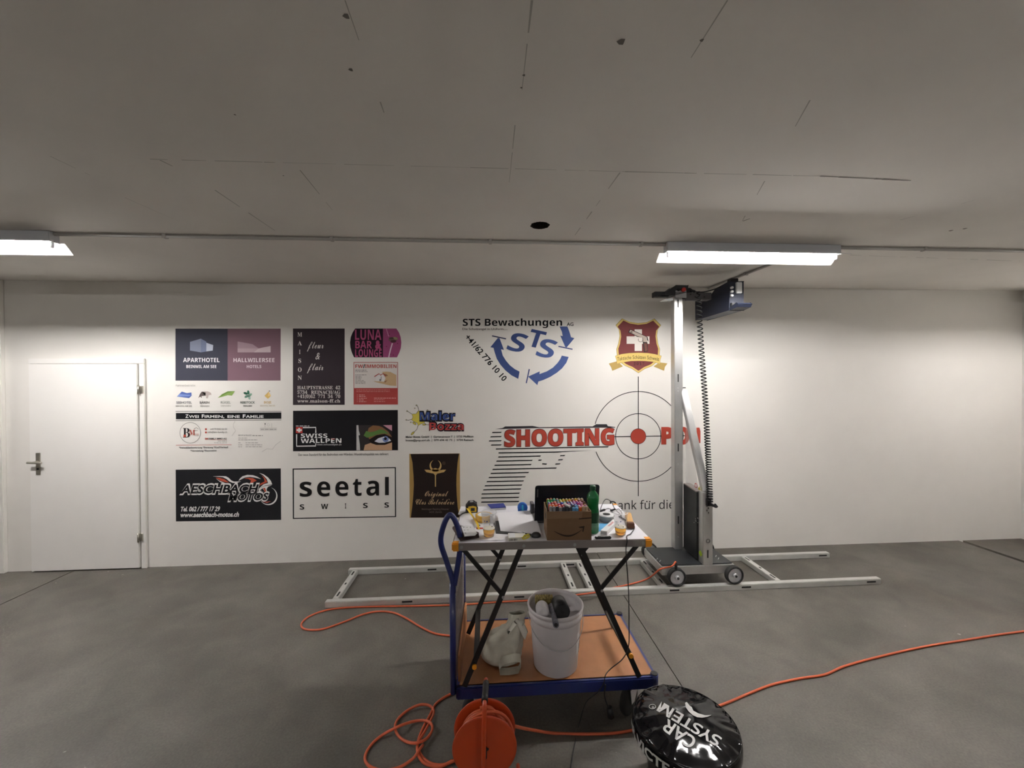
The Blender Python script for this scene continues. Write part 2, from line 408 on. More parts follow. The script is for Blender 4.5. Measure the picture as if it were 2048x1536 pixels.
wallbox('wall_right', XR, XR + .2, YB - .2, D); wallbox('wall_back', XL - .2, XR + .2, YB - .2, YB)
xp = Wp(12, 800).x
struct(MB().box(((XL + xp) / 2, D - .02, CEIL / 2), (xp - XL, .04, CEIL)), 'trim_1', 'wall', bevel=.006)

# door
def wx(px): return Wp(px, 930).x
zt = Wp(282, 728).z; xa, xb = Wp(70, 930).x, Wp(283, 930).x; fo = Wp(295, 930).x; fi = Wp(65, 930).x; ft = Wp(292, 717).z
door = struct(MB().box(((xa + xb) / 2, D - .024, zt / 2 + .006), (xb - xa, .030, zt - .012)), 'door_1', 'door', bevel=.004)
fr = MB()
fr.box(((xb + .004 + fo) / 2, D - .012, (zt + .002) / 2), (fo - xb - .004, .024, zt + .002)); fr.box(((fi + xa - .004) / 2, D - .012, (zt + .002) / 2), (xa - .004 - fi, .024, zt + .002))
fr.box(((fi + fo) / 2, D - .012, (zt + .004 + ft) / 2), (fo - fi, .024, ft - zt - .004))
struct(fr, 'door_frame', 'door', door, bevel=.004)
for py in (779, 1072):
    h = Wp(283, py); hg = MB(); hg.cyl((h.x + .006, D - .044, h.z - .045), (h.x + .006, D - .044, h.z + .045), .009, 14)
    hg.box((h.x + .022, D - .030, h.z), (.03, .012, .07)); hg.build('hinge', 'steel', door)
p = Wp(86, 926); ep = MB().box((p.x, D - .042, p.z), (.042, .008, .215)).build('handle_plate', 'steel', door, bevel=.003)
l = Wp(86, 922)
lv = MB().cyl((l.x, D - .044, l.z), (l.x, D - .09, l.z), .011, 14)
lv.tube(catmull([(l.x - .05, D - .088, l.z + .002), (l.x, D - .092, l.z), (l.x + .05, D - .092, l.z - .002), (l.x + .075, D - .086, l.z - .004)]), .0105, 12)
tag(lv.build('lever_handle', 'steel', ep), 'brushed metal lever handle')
kh = Wp(86, 936); MB().cyl((kh.x, D - .045, kh.z), (kh.x, D - .049, kh.z), .010, 16).build('key_cylinder', 'slot', ep)

# ------------------------------------------------------------------ lamps and conduits
def lamp(x0, x1, Y, label, glow='tube', drop=.060):
    t = thing('fluorescent_lamp', ((x0 + x1) / 2, Y, CEIL), label, 'ceiling lamp', 'fluorescent lamps along the ceiling conduit')
    zb = CEIL - .065
    MB().box(((x0 + x1) / 2, Y, (CEIL + zb) / 2 - .0005), (x1 - x0, .07, CEIL - zb - .001)).build('housing', 'lampbody', t, bevel=.004)
    rf = MB(); zo = zb - drop
    for s in (-1, 1):
        ww = .09
        rf.prism([(x0 - .03, Y + s * .034, zb), (x0 - .03, Y + s * ww, zo if s > 0 else zb - .021), (x0 - .03, Y + s * ww, (zo if s > 0 else zb - .021) + .003), (x0 - .03, Y + s * .034, zb + .003)], (x1 - x0 + .06, 0, 0))
    rf.box(((x0 + x1) / 2, Y, zb - .002), (x1 - x0, .07, .003))
    rf.build('reflector', 'reflector', t)
    for x in (x0 + .02, x1 - .02):
        MB().box((x, Y, zb - .020), (.018, .024, .038)).build('lamp_holder', 'lampbody', t, bevel=.003)
    MB().cyl((x0 + .03, Y, zb - .024), (x1 - .03, Y, zb - .024), .0135, 16).build('fluorescent_tube', glow, t)
    return t
LY = 2.865
lx0, lx1 = G(1339, 480, CEIL).x, G(1678, 491, CEIL).x; LL = lx1 - lx0
l1 = G(104, 463, CEIL).x
lamp(l1 - LL, l1, LY, 'lit fluorescent lamp cut off by the left edge of the photo')
lamp(lx0, lx1, LY, 'lit fluorescent lamp above the printing machine, seen at full length', drop=.052)
lamp(5.4 - LL / 2, 5.4 + LL / 2, LY, 'lit fluorescent lamp beyond the right edge of the photo', 'tube3')
def batten(x, Y, label):                # unseen bare-tube lamps added behind the camera as fill light
    t = thing('added_fill_lamp', (x, Y, CEIL), label, 'ceiling lamp', 'added fill lamps behind the camera')
    MB().box((x, Y, CEIL - .025), (LL, .05, .05)).build('housing', 'lampbody', t, bevel=.004)
    for s in (-1, 1): MB().box((x + s * (LL / 2 - .02), Y, CEIL - .07), (.018, .024, .05)).build('lamp_holder', 'lampbody', t)
    MB().cyl((x - LL / 2 + .03, Y, CEIL - .085), (x + LL / 2 - .03, Y, CEIL - .085), .0135, 12).build('fluorescent_tube', 'fill_tube', t)
batten(-4.2, -3.6, 'unseen fill lamp added behind the camera, on the left'); batten(-.6, -3.6, 'unseen fill lamp added straight behind the camera'); batten(3.0, -3.6, 'unseen fill lamp added behind the camera, on the right')
lamp(-9.2, -9.2 + LL, LY, 'unseen fluorescent fill lamp added well beyond the left edge')  # row extended to the left by an unseen lamp, added for fill
def conduit(a, b, label, r=.011):
    c = MB().cyl(a, b, r, 12); a = Vector(a); b = Vector(b); d = (b - a).normalized(); L = (b - a).length
    k = .7
    while k < L - .1:
        c.bar(a + d * (k - .01), a + d * (k + .01), .034, .026); k += 1.1
    return tag(c.build('cable_conduit', 'conduit'), label, 'conduit', 'ceiling conduits')
zc = CEIL - .0135
conduit((l1, LY, zc), (lx0, LY, zc), 'grey ceiling conduit running between the two visible lamps')
conduit((lx1, LY, zc), (5.4 - LL / 2, LY, zc), 'grey ceiling conduit right of the lamp above the machine')
conduit((G(1555, 521, CEIL).x, LY + .05, zc), (G(1416, 575, CEIL).x, D - .002, zc), 'short conduit running from the lamp to the printed wall')

# ------------------------------------------------------------------ adverts printed on the wall
K = (16, 16, 20)
def advert(px, py, label, name='wall_advert'):
    return thing(name, Wp(px, py), label, 'wall print', 'adverts printed on the white wall')
# 1 two-tone hotel panel
t = advert(456, 709, 'advert of two square fields, dark slate and mauve, with hotel names in white capitals')
k = Ink(330, 640, 5.486)
k.poly([(115, 95), (688, 95), (688, 665), (115, 665)], (64, 65, 76)); k.poly([(688, 95), (1270, 95), (1268, 664), (688, 665)], (124, 96, 106)); k.done('panel', t)
k = Ink(330, 640, 5.486)
k.poly([(275, 240), (395, 205), (395, 355), (275, 335)], (128, 134, 152), 2); k.poly([(395, 205), (455, 238), (455, 346), (395, 355)], (112, 120, 145), 2)
k.poly([(455, 250), (530, 275), (525, 335), (455, 345)], (176, 182, 196), 2)
k.done('cube_emblem', t)
k = Ink(330, 640, 5.486)
k.poly([(797, 235), (960, 265), (1030, 312), (797, 312)], (158, 134, 142), 2); k.poly([(797, 312), (1030, 312), (975, 355), (797, 355)], (172, 150, 156), 2)
k.poly([(975, 355), (1030, 312), (1160, 285), (1160, 355)], (190, 172, 176), 2); k.done('hill_emblem', t)
k = Ink(330, 640, 5.486); Wc = (222, 220, 222)
k.text('APARTHOTEL', 200, 462, 600, 46, Wc, 'bold', lay=2); k.text('BEINWIL AM SEE', 235, 527, 565, 33, Wc, 'bold', lay=2)
k.text('HALLWILERSEE', 752, 462, 1203, 44, (214, 202, 206), 'bold', lay=2); k.text('HOTELS', 898, 527, 1057, 33, (206, 192, 198), 'bold', lay=2)
k.done('lettering', t)
# 2 partner row
t = advert(440, 792, 'row of five small coloured emblems with grey names under the slate and mauve hotel panel')
k = Ink(330, 640, 5.486); g1, g2 = (110, 108, 106), (150, 146, 142)
k.text('Partnerbetriebe', 120, 728, 335, 20, (160, 156, 150))
for s, a, b, y, h, c in (('SEEHOTEL', 125, 295, 917, 24, (90, 92, 100)), ('BÄREN', 383, 488, 917, 24, (80, 78, 78)), ('RÜGEL', 613, 722, 917, 25, (140, 145, 135)), ('REBSTOCK', 828, 988, 917, 24, (70, 85, 78)), ('BOJE', 1088, 1167, 915, 24, (200, 170, 110)),
        ('BEINWIL AM SEE', 120, 298, 952, 16, g2), ('SEENGEN', 387, 487, 952, 16, g2), ('SEENGEN', 613, 722, 950, 16, (170, 168, 160)), ('SEENGEN', 860, 955, 950, 16, g1), ('BEINWIL AM SEE', 1047, 1210, 948, 16, (195, 185, 165))):
    k.text(s, a, y, b, h, c, 'b', .012)
k.done('lettering', t)
k = Ink(330, 640, 5.486)
k.poly([(130, 840), (185, 785), (240, 802), (290, 795), (293, 830), (265, 857)], (78, 98, 160)); k.poly([(130, 840), (160, 812), (290, 822), (265, 836)], (120, 140, 195), 2); k.done('lake_emblem', t)
k = Ink(330, 640, 5.486)
k.poly([(365, 858), (385, 810), (405, 785), (450, 800), (440, 830), (400, 835), (405, 858), (385, 840)], (92, 82, 80)); k.poly([(405, 785), (470, 783), (505, 800), (510, 820), (480, 825), (470, 860), (450, 858), (455, 830), (438, 835)], (178, 166, 160)); k.done('bear_emblem', t)
k = Ink(330, 640, 5.486)
k.poly([(578, 855), (625, 815), (690, 782), (768, 780), (735, 830), (690, 825), (640, 840)], (138, 166, 92)); k.poly([(600, 845), (690, 800), (760, 782), (690, 782), (625, 815)], (108, 140, 70), 2); k.done('leaf_emblem', t)
k = Ink(330, 640, 5.486)
for x, y, a, c in ((885, 805, 20, (50, 95, 75)), (915, 795, 80, (60, 108, 86)), (935, 822, 140, (130, 165, 145)), (895, 838, 150, (100, 140, 120)), (925, 850, 70, (150, 180, 165))): k.disc(x, y, 24, c, 2, 13, 16, a)
k.done('vine_emblem', t)
k = Ink(330, 640, 5.486)
k.poly([(1092, 832), (1140, 785), (1163, 832), (1130, 865)], (205, 172, 100)); k.poly([(1140, 785), (1163, 832), (1128, 836)], (222, 195, 135), 2); k.rect(1140, 775, 1155, 783, (90, 85, 80), 2); k.done('buoy_emblem', t)
# 3 two firms, one family
t = advert(457, 865, 'black banner with white small capitals above a round monogram and grey contact lines')
k = Ink(330, 640, 5.486); k.poly([(120, 1020), (1277, 1014), (1277, 1084), (120, 1090)], K); k.line([(118, 1003), (1277, 1003)], 6, (95, 92, 90)); k.line([(118, 1104), (1277, 1096)], 6, (105, 102, 98)); k.done('banner', t)
k = Ink(330, 640, 5.486); Wc = (225, 224, 222)
x = 225
for s, x0, x1 in (('Z', 225, 260), ('F', 405, 432), ('F', 855, 885)): k.text(s, x0, 1073, x1, 37, Wc, 'b', .02, 3)
for s, x0, x1 in (('WEI', 264, 372), ('IRMEN,', 437, 652), ('EINE', 687, 822), ('AMILIE', 888, 1083)): k.text(s, x0, 1073, x1, 28, Wc, 'b', .02, 3)
k.done('banner_lettering', t)
k = Ink(330, 640, 5.486)
k.arc(278, 1237, 113, 4, (95, 92, 90)); k.text('B', 197, 1288, 275, 102, (35, 32, 34), 'serif', lay=3); k.text('M', 268, 1262, 330, 56, (170, 70, 55), 'serif', lay=4)
k.line([(318, 1195), (345, 1180), (370, 1198)], 4, (90, 60, 55)); k.line([(325, 1215), (360, 1212)], 3, (90, 60, 55)); k.scrawl(325, 372, 1255, 8, (175, 110, 100)); k.scrawl(325, 372, 1270, 8, (150, 120, 115)); k.rect(205, 1258, 232, 1285, (180, 80, 65), 4)
k.done('monogram', t)
k = Ink(330, 640, 5.486); G1 = (105, 102, 100)
k.text('+4179 808 99 99', 497, 1207, 682, 19, G1); k.text('info@bm-family.ch', 470, 1240, 682, 19, G1); k.disc(450, 1198, 11, (190, 80, 70)); k.disc(450, 1233, 11, (190, 80, 70))
k.text('BM', 440, 1310, 474, 17, (190, 90, 80), 'b', .02); k.text('FAMILY IMMO AG', 482, 1310, 677, 17, (85, 80, 80), 'b', .02); k.line([(440, 1314), (677, 1314)], 2, (190, 100, 90))
k.scrawl(580, 680, 1330, 10, (150, 146, 142), seed=2); k.scrawl(540, 680, 1350, 10, (165, 160, 156), seed=3)
k.line([(120, 1374), (732, 1368)], 5, (178, 92, 80)); k.text('*Immobilienbewertung *Beratung *Kauf/Verkauf', 155, 1410, 693, 19, (80, 78, 78), 'b', .015, yr=1404); k.text('*Vermittlung *Renovation', 280, 1444, 567, 19, (80, 78, 78), 'b', .015, yr=1441)
k.text('RESTAURANT', 805, 1273, 950, 15, (120, 117, 114), 'serif'); k.scrawl(960, 1075, 1272, 14, (150, 146, 142), seed=4)
for i, (a, b, y) in enumerate(((805, 905, 1298), (805, 1015, 1318), (805, 830, 1350), (885, 1020, 1350), (805, 848, 1372), (885, 1073, 1372), (805, 845, 1393), (885, 1070, 1393))): k.scrawl(a, b, y, 10, (150, 147, 143), seed=10 + i)
k.done('contact_lettering', t)
k = Ink(330, 640, 5.486); gl = (168, 163, 158)
k.line([(770, 1110), (752, 1140), (752, 1175), (775, 1215), (735, 1272)], 3, gl); k.line([(1065, 1445), (1120, 1412), (1180, 1418), (1215, 1370), (1270, 1330)], 3, gl)
k.rect(1093, 1132, 1104, 1148, (100, 98, 96)); k.line([(1098, 1150), (1098, 1178)], 3, gl); k.arc(1135, 1150, 14, 2, gl); k.line([(1170, 1132), (1172, 1178)], 3, gl)
k.line([(1043, 1188), (1228, 1186), (1228, 1206), (1043, 1208)], 3, (140, 136, 132), closed=True); k.scrawl(1050, 1222, 1203, 13, (165, 160, 156), seed=5); k.done('sketch', t)
# 4 motorcycle advert
t = advert(457, 990, 'black advert with white and red motorcycle outline over slanted outlined letters')
def kk(): return Ink(330, 900, 8.192)
k = kk(); k.poly([(175, 322), (1898, 302), (1903, 1145), (180, 1170)], (27, 27, 30)); k.done('panel', t)
k = kk(); Wc, Rc = (218, 217, 214), (188, 84, 62)
k.poly([(785, 430), (900, 426), (1000, 430), (1045, 455), (1085, 495), (1130, 517), (1245, 515), (1180, 538), (1110, 538), (1060, 518), (1010, 475), (950, 445)], Wc, 2)
k.poly([(830, 452), (900, 458), (970, 475), (1050, 530), (985, 525), (920, 505)], Rc, 2); k.poly([(835, 468), (900, 505), (985, 540), (1055, 566), (985, 560), (900, 520)], Wc, 2)
k.poly([(1205, 505), (1230, 465), (1270, 430), (1350, 407), (1440, 412), (1510, 435), (1575, 475), (1480, 452), (1390, 440), (1310, 452), (1260, 475)], Wc, 2)
k.poly([(1300, 465), (1380, 455), (1445, 462), (1505, 500), (1385, 558), (1412, 500), (1370, 475)], Rc, 2)
k.poly([(1545, 375), (1620, 400), (1690, 450), (1735, 505), (1758, 562), (1640, 582), (1545, 625), (1615, 562), (1690, 540), (1668, 475), (1610, 415)], Wc, 2)
k.poly([(1580, 410), (1640, 460), (1680, 525), (1550, 582), (1570, 545), (1635, 515), (1620, 460)], Rc, 2)
k.poly([(1545, 625), (1640, 590), (1755, 575), (1690, 600), (1665, 640), (1675, 700), (1640, 690), (1600, 625), (1560, 660), (1600, 720), (1580, 720), (1530, 655)], Wc, 2); k.poly([(1608, 622), (1640, 618), (1668, 690), (1638, 690)], Rc, 3)
k.arc(1690, 750, 143, 24, Wc, -70, 150, 2, 40, True); k.poly([(1580, 838), (1660, 848), (1742, 836), (1670, 868)], (190, 100, 90), 2)
for i in range(3): k.line([(1525 + i * 28, 690 + i * 12), (1560 + i * 25, 650 + i * 16)], 9, Wc, 3)
k.done('motorcycle_emblem', t)
k = kk()
for off, c, l in ((.085, Wc, 4), (.03, (18, 18, 20), 5)):
    pad = 0 if l == 4 else 12
    k.text('AESCHBACH', 243 + pad, 720 - pad, 1552 - pad, 152 - 2 * pad + (0 if l == 4 else 0), c, 'b', off, l, 706 - pad, .28); k.text('MOTOS', 1030 + pad, 838 - pad, 1722 - pad, 134 - 2 * pad, c, 'b', off, l, 826 - pad, .28)
k.text('Tel. 062 / 777 17 29', 250, 1003, 910, 72, Wc, 'b', .035, 3, 998, .22); k.text('www.aeschbach-motos.ch', 245, 1098, 1225, 72, Wc, 'b', .035, 3, 1088, .22); k.done('lettering', t)
# 5 dark flower-shop panel
t = advert(637, 733, 'tall dark plum advert with vertical capitals, cursive words and an address in white')
def kk(): return Ink(570, 640, 8.192)
k = kk(); k.poly([(130, 140), (978, 140), (978, 1390), (130, 1392)], (54, 46, 51)); k.done('panel', t)
k = kk(); Wc = (206, 200, 196)
for s, y, ww in (('M', 272, 74), ('A', 415, 70), ('I', 557, 22), ('S', 702, 44), ('O', 847, 60), ('N', 980, 66)): k.text(s, 243 - ww / 2, y, 243 + ww / 2, 68, Wc, 'serif', lay=2)
k.text('fleur', 365, 465, 640, 112, Wc, 'script', lay=2, shear=.1); k.text('&', 495, 645, 592, 110, Wc, 'b', .0, lay=2, shear=.25); k.text('flair', 365, 822, 637, 112, Wc, 'script', lay=2, shear=.1)
for s, y in (('HAUPTSTRASSE  42', 1135), ('5734   REINACH/AG', 1210), ('+41(0)62  771  34  70', 1278), ('www.maison-ff.ch', 1353)): k.text(s, 203, y, 905, 54, Wc, 'serif', lay=2)
k.done('lettering', t)
# 6 oval bar advert
t = advert(751, 686, 'oval black and pink bar advert with flat top and bottom and stacked pink capitals')
k = kk(); L = [(1150, 140), (1108, 205), (1078, 280), (1065, 370), (1072, 450), (1098, 540), (1132, 612)]; Rr = [(1835, 612), (1870, 540), (1898, 460), (1906, 370), (1895, 280), (1868, 205), (1825, 140)]
k.poly(L + [(1605, 612), (1605, 140)], (42, 30, 40)); k.poly([(1605, 140), (1605, 612)] + Rr, (158, 78, 122)); k.done('panel', t)
k = kk(); k.line([(1660, 145), (1700, 270)], 14, (200, 140, 175), 2); k.disc(1775, 315, 78, (118, 92, 90), 2, 34, rot=-8); k.disc(1745, 300, 40, (84, 70, 66), 3, 18); k.disc(1810, 300, 40, (150, 140, 110), 3, 20, rot=20); k.disc(1775, 350, 48, (90, 60, 66), 3, 22)
k.line([(1760, 380), (1725, 500), (1700, 612)], 20, (222, 196, 212), 3)
for x, y in ((1665, 435), (1730, 560), (1775, 575), (1845, 385), (1710, 235)): k.disc(x, y, 9, (120, 50, 80), 3)
k.done('glass_picture', t)
k = kk(); Pk = (176, 82, 122)
k.text('LUNA', 1148, 325, 1580, 168, Pk, 'bold'); k.text('BAR', 1152, 465, 1425, 122, Pk, 'bold'); k.text('&', 1478, 465, 1582, 122, Pk, 'b', .06); k.text('LOUNGE', 1150, 604, 1585, 124, Pk, 'bold'); k.done('lettering', t)
# 7 estate-agent advert
t = advert(751, 767, 'red and white advert showing a hand holding a small house')
k = kk(); k.poly([(1125, 690), (1850, 690), (1850, 1385), (1125, 1385)], (166, 68, 66)); k.poly([(1134, 699), (1841, 699), (1841, 1115), (1134, 1115)], (212, 205, 200), 2); k.done('panel', t)
k = kk(); k.poly([(1590, 850), (1660, 845), (1730, 852), (1825, 902), (1825, 1080), (1730, 1075), (1620, 1050), (1500, 1022), (1450, 1005), (1500, 1000), (1620, 1012), (1650, 960), (1625, 900)], (196, 166, 128), 3)
k.poly([(1600, 870), (1665, 890), (1690, 915), (1640, 925)], (150, 112, 84), 4); k.poly([(1625, 1005), (1680, 985), (1640, 1030)], (150, 112, 84), 4); k.done('hand_picture', t)
k = kk(); k.poly([(1488, 930), (1545, 885), (1570, 910), (1605, 885), (1632, 925), (1632, 1005), (1488, 1005)], (214, 210, 208), 5); k.line([(1465, 928), (1543, 880), (1568, 905), (1608, 878), (1650, 922)], 13, (168, 62, 58), 6)
k.rect(1552, 968, 1566, 1000, (80, 70, 68), 6); k.line([(1578, 925), (1575, 995)], 8, (90, 85, 84), 6); k.done('house_picture', t)
k = kk(); k.text('FW', 1153, 785, 1280, 55, (176, 70, 62), 'bold'); k.text('/', 1280, 785, 1312, 55, K, 'b', .05); k.text('IMMOBILIEN', 1312, 785, 1827, 55, (176, 70, 62), 'bold')
for i, (a, b, y, c) in enumerate(((1153, 1335, 826, (60, 56, 56)), (1153, 1352, 850, (110, 105, 102)), (1153, 1335, 904, (120, 116, 112)), (1153, 1258, 927, (120, 116, 112)), (1153, 1258, 950, (120, 116, 112)), (1153, 1245, 972, (120, 116, 112)), (1153, 1292, 997, (120, 116, 112)), (1153, 1318, 1020, (120, 116, 112)), (1153, 1318, 1043, (120, 116, 112)),
        (1170, 1720, 1150, (205, 140, 132)), (1170, 1720, 1177, (205, 140, 132)), (1213, 1305, 1232, (222, 180, 172)), (1213, 1328, 1258, (222, 180, 172)), (1213, 1340, 1287, (222, 180, 172)), (1213, 1290, 1314, (222, 180, 172)), (1213, 1332, 1342, (222, 180, 172)), (1458, 1818, 1285, (225, 185, 178)), (1458, 1630, 1310, (210, 150, 142)), (1458, 1640, 1340, (210, 150, 142)))):
    k.scrawl(a, b, y, 14, c, seed=30 + i)
for y in (1225, 1252, 1280, 1307, 1335): k.line([(1178, y), (1184, y + 6), (1192, y - 6)], 4, (225, 185, 178), 3)
k.done('lettering', t)
# 8 black advert with the eye
t = advert(691, 861, 'wide black advert with an eye in green make-up and a white square bracket logo')
def kk(): return Ink(570, 800, 5.908)
k = kk(); k.poly([(95, 127), (1333, 118), (1335, 594), (95, 606)], (23, 22, 25)); k.done('panel', t)
k = kk(); k.poly([(130, 320), (208, 320), (208, 390), (130, 390)], (190, 62, 56), 2); k.poly([(158, 330), (180, 330), (180, 345), (200, 345), (200, 367), (180, 367), (180, 382), (158, 382), (158, 367), (138, 367), (138, 345), (158, 345)], (232, 228, 225), 3)
k.line([(212, 326), (364, 324), (364, 388)], 13, (225, 224, 222), 2); k.line([(138, 404), (138, 546), (364, 542), (364, 515)], 13, (225, 224, 222), 2); k.done('cross_emblem', t)
k = kk(); k.text('SWISS', 188, 447, 502, 50, (232, 230, 228), 'bold', lay=4); k.text('WALLPEN', 188, 508, 667, 52, (232, 230, 228), 'bold', lay=4, yr=504); k.line([(545, 460), (592, 460)], 7, (200, 80, 70), 5)
k.text('www.swisswallpen.ch', 380, 536, 667, 21, (205, 203, 200), 'reg'); k.scrawl(130, 290, 312, 16, (190, 188, 186), seed=60); k.text('Der neue Standard für das Bedrucken von Wänden. Wanddruckqualität neu definiert', 158, 660, 1223, 27, (80, 78, 76), 'reg', .004, 2, 650); k.done('lettering', t)
k = kk(); k.poly([(845, 297), (1265, 294), (1265, 591), (845, 593)], (48, 44, 44), 2)
k.poly([(845, 297), (868, 297), (872, 360), (888, 412), (870, 420), (884, 520), (888, 593), (845, 593)], (188, 186, 184), 3)
k.poly([(965, 400), (990, 330), (1040, 300), (1150, 310), (1200, 345), (1265, 380), (1265, 470), (1000, 470)], (126, 92, 62), 3)
k.poly([(930, 420), (960, 365), (1010, 380), (1060, 370), (1130, 345), (1180, 360), (1230, 400), (1150, 395), (1080, 410), (1030, 430), (970, 445)], (86, 122, 62), 4)
k.poly([(1080, 297), (1265, 294), (1265, 440), (1220, 370), (1150, 320)], (40, 34, 36), 4); k.poly([(1160, 297), (1265, 295), (1265, 365), (1210, 330)], (190, 140, 156), 5)
k.poly([(930, 593), (945, 530), (1020, 505), (1150, 525), (1265, 500), (1265, 591)], (190, 152, 120), 4)
k.poly([(990, 470), (1080, 415), (1180, 400), (1265, 440), (1265, 500), (1180, 530), (1080, 530), (1020, 510)], (30, 24, 24), 5)
k.poly([(1058, 488), (1105, 450), (1170, 432), (1235, 455), (1255, 482), (1180, 503), (1110, 505)], (206, 208, 216), 6); k.disc(1190, 462, 36, (112, 128, 178), 7); k.disc(1188, 456, 17, (22, 22, 30), 8); k.disc(1168, 440, 7, (230, 232, 240), 8)
k.done('eye_picture', t)
# 9 framed black lettering
t = advert(689, 986, 'white advert in a thin black rectangle frame with widely spaced lower-case letters')
k = kk(); o_ = [(90, 810), (1310, 793), (1313, 1382), (93, 1405)]; i_ = [(105, 822), (1297, 805), (1300, 1372), (107, 1393)]
for a in range(4): b = (a + 1) % 4; k.poly([o_[a], o_[b], i_[b], i_[a]], K)
k.done('frame', t)
k = kk(); Kt = (26, 25, 26)
for s, a, b, y, h in (('s', 175, 318, 1140, 226), ('e', 380, 535, 1137, 226), ('e', 595, 750, 1134, 226), ('t', 803, 905, 1130, 212), ('a', 962, 1112, 1128, 226), ('l', 1182, 1227, 1124, 203)): k.text(s, a, y, b, h, Kt, 'bold')
for s, a, b, y in (('S', 175, 228, 1293), ('W', 427, 510, 1287), ('I', 709, 723, 1281), ('S', 923, 978, 1276), ('S', 1175, 1228, 1270)): k.text(s, a, y, b, 60, Kt, 'bold')
k.done('lettering', t)
# 10 painter's advert
t = advert(880, 845, 'painter advert with yellow paint splash and blue over red outlined name')
def kk(): return Ink(800, 790, 5.906)
k = kk(); Ye, Ou = (206, 192, 84), (66, 60, 48)
sp = [(222, 180), (238, 225), (300, 250), (290, 330), (240, 345), (214, 362), (205, 330), (165, 315), (135, 290), (152, 262), (140, 225), (190, 222)]
k.poly(sp, Ye, 1); k.line(sp, 3, Ou, 2, True)
for a in ([(195, 215), (222, 180), (210, 135), (195, 115)], [(140, 225), (110, 205), (85, 190)], [(135, 290), (100, 298), (72, 294)], [(214, 362), (200, 405), (165, 440), (140, 465)], [(290, 330), (310, 350), (345, 352)]): k.line(a, 5, Ou, 2)
for x, y, r in ((195, 122, 9), (84, 190, 9), (74, 294, 8), (175, 156, 7), (325, 182, 10), (128, 322, 8)): k.disc(x, y, r, Ou, 2); k.disc(x, y, r * .6, (190, 180, 140), 3)
k.disc(150, 452, 28, Ou, 2, 12, rot=-45); k.disc(150, 452, 23, Ye, 3, 8, rot=-45); k.disc(285, 350, 22, Ou, 2, 9); k.disc(285, 350, 18, Ye, 3, 6); k.disc(170, 335, 26, Ou, 2, 12, rot=35); k.disc(170, 335, 22, Ye, 3, 8, rot=35)
k.done('splash_emblem', t)
k = kk()
for s, a, b, y, h, c in (('Maler', 230, 657, 302, 104, (62, 82, 140)), ('Bozza', 343, 757, 418, 98, (176, 68, 66))):
    k.text(s, a, y, b, h, (34, 32, 40), 'bold', .055, 4); k.text(s, a + 5, y - 5, b - 5, h - 10, c, 'bold', .0, 5)
k.text('Maler Bozza GmbH  |  Gartenstrasse 7  |  5735 Pfeffikon', 68, 506, 868, 22, (62, 60, 58), 'b', .02, 3, 500); k.text('bozza@pop.agri.ch  |  079 694 43 73  |  5734 Reinach', 68, 546, 868, 22, (62, 60, 58), 'b', .02, 3, 541); k.done('lettering', t)
# 11 black and gold wine label
t = advert(869, 971, 'tall black advert with gold curved side borders and a gold flower sign')
k = kk(); k.poly([(110, 695), (707, 690), (712, 1448), (115, 1450)], (166, 134, 78))
k.poly([(125, 697), (148, 800), (160, 950), (164, 1060), (158, 1180), (146, 1310), (128, 1448), (700, 1446), (680, 1310), (670, 1180), (666, 1060), (668, 950), (680, 800), (697, 692)], (33, 25, 23), 2); k.done('panel', t)
k = kk(); Go = (190, 160, 102)
k.line([(420 + 62 * cos(radians(a)) * 1.0, 830 + 64 * sin(radians(a))) for a in range(-65, 246, 10)], 26, Go, 3, taper=True)
k.poly([(288, 882), (330, 882), (370, 890), (395, 870), (418, 862), (442, 870), (465, 890), (505, 882), (545, 882), (520, 910), (470, 922), (440, 928), (428, 945), (410, 945), (398, 928), (365, 922), (312, 910)], Go, 3); k.rect(413, 940, 425, 1082, Go, 3); k.arc(518, 805, 17, 3, (100, 84, 64), lay=3, n=24); k.text('R', 511, 813, 526, 16, (100, 84, 64))
k.done('flower_emblem', t)
k = kk(); Gt = (184, 158, 122)
k.text('Original', 292, 1195, 572, 62, Gt, 'script', shear=.15); k.text('Clos Belvedere', 182, 1292, 645, 62, Gt, 'script', shear=.1)
k.line([(502, 1240), (512, 1228)], 5, Gt, 3); k.line([(575, 1228), (586, 1240)], 5, Gt, 3)
k.text('Weininger Riesling Silvaner', 255, 1357, 580, 20, (108, 98, 92), 'reg'); k.text('AOC Zürich', 345, 1391, 493, 19, (108, 98, 92), 'reg'); k.done('lettering', t)
# 12 security company
t = advert(1036, 703, 'large advert of blue circling arrows round slanted blue letters below a bold black headline')
def kk(): return Ink(900, 620, 7.585)
k = kk(); B1, B2 = (62, 78, 126), (76, 94, 146)
k.poly([(1035, 1045), (930, 990), (840, 915), (765, 830), (710, 740), (680, 650), (660, 575), (612, 565), (725, 425), (752, 428), (818, 605), (775, 597), (800, 690), (850, 770), (910, 840), (980, 895), (1055, 935)], B1)
k.line([(637, 392), (850, 438)], 17, (42, 48, 84)); k.done('left_arrow', t)
k = kk(); k.poly([(1800, 712), (1765, 800), (1700, 885), (1620, 952), (1520, 1015), (1420, 1060), (1340, 1085), (1325, 1140), (1185, 1010), (1362, 930), (1358, 972), (1470, 930), (1560, 875), (1630, 805), (1675, 740), (1695, 692)], B2); k.line([(1203, 897), (1157, 1110)], 17, (58, 70, 118)); k.done('bottom_arrow', t)
k = kk(); k.poly([(1662, 250), (1780, 250), (1812, 330), (1835, 412), (1887, 428), (1770, 568), (1748, 560), (1672, 388), (1710, 396), (1697, 330)], B2); k.line([(1645, 552), (1858, 596)], 17, (62, 74, 122)); k.done('right_arrow', t)
k = kk(); du = (.978, .21)
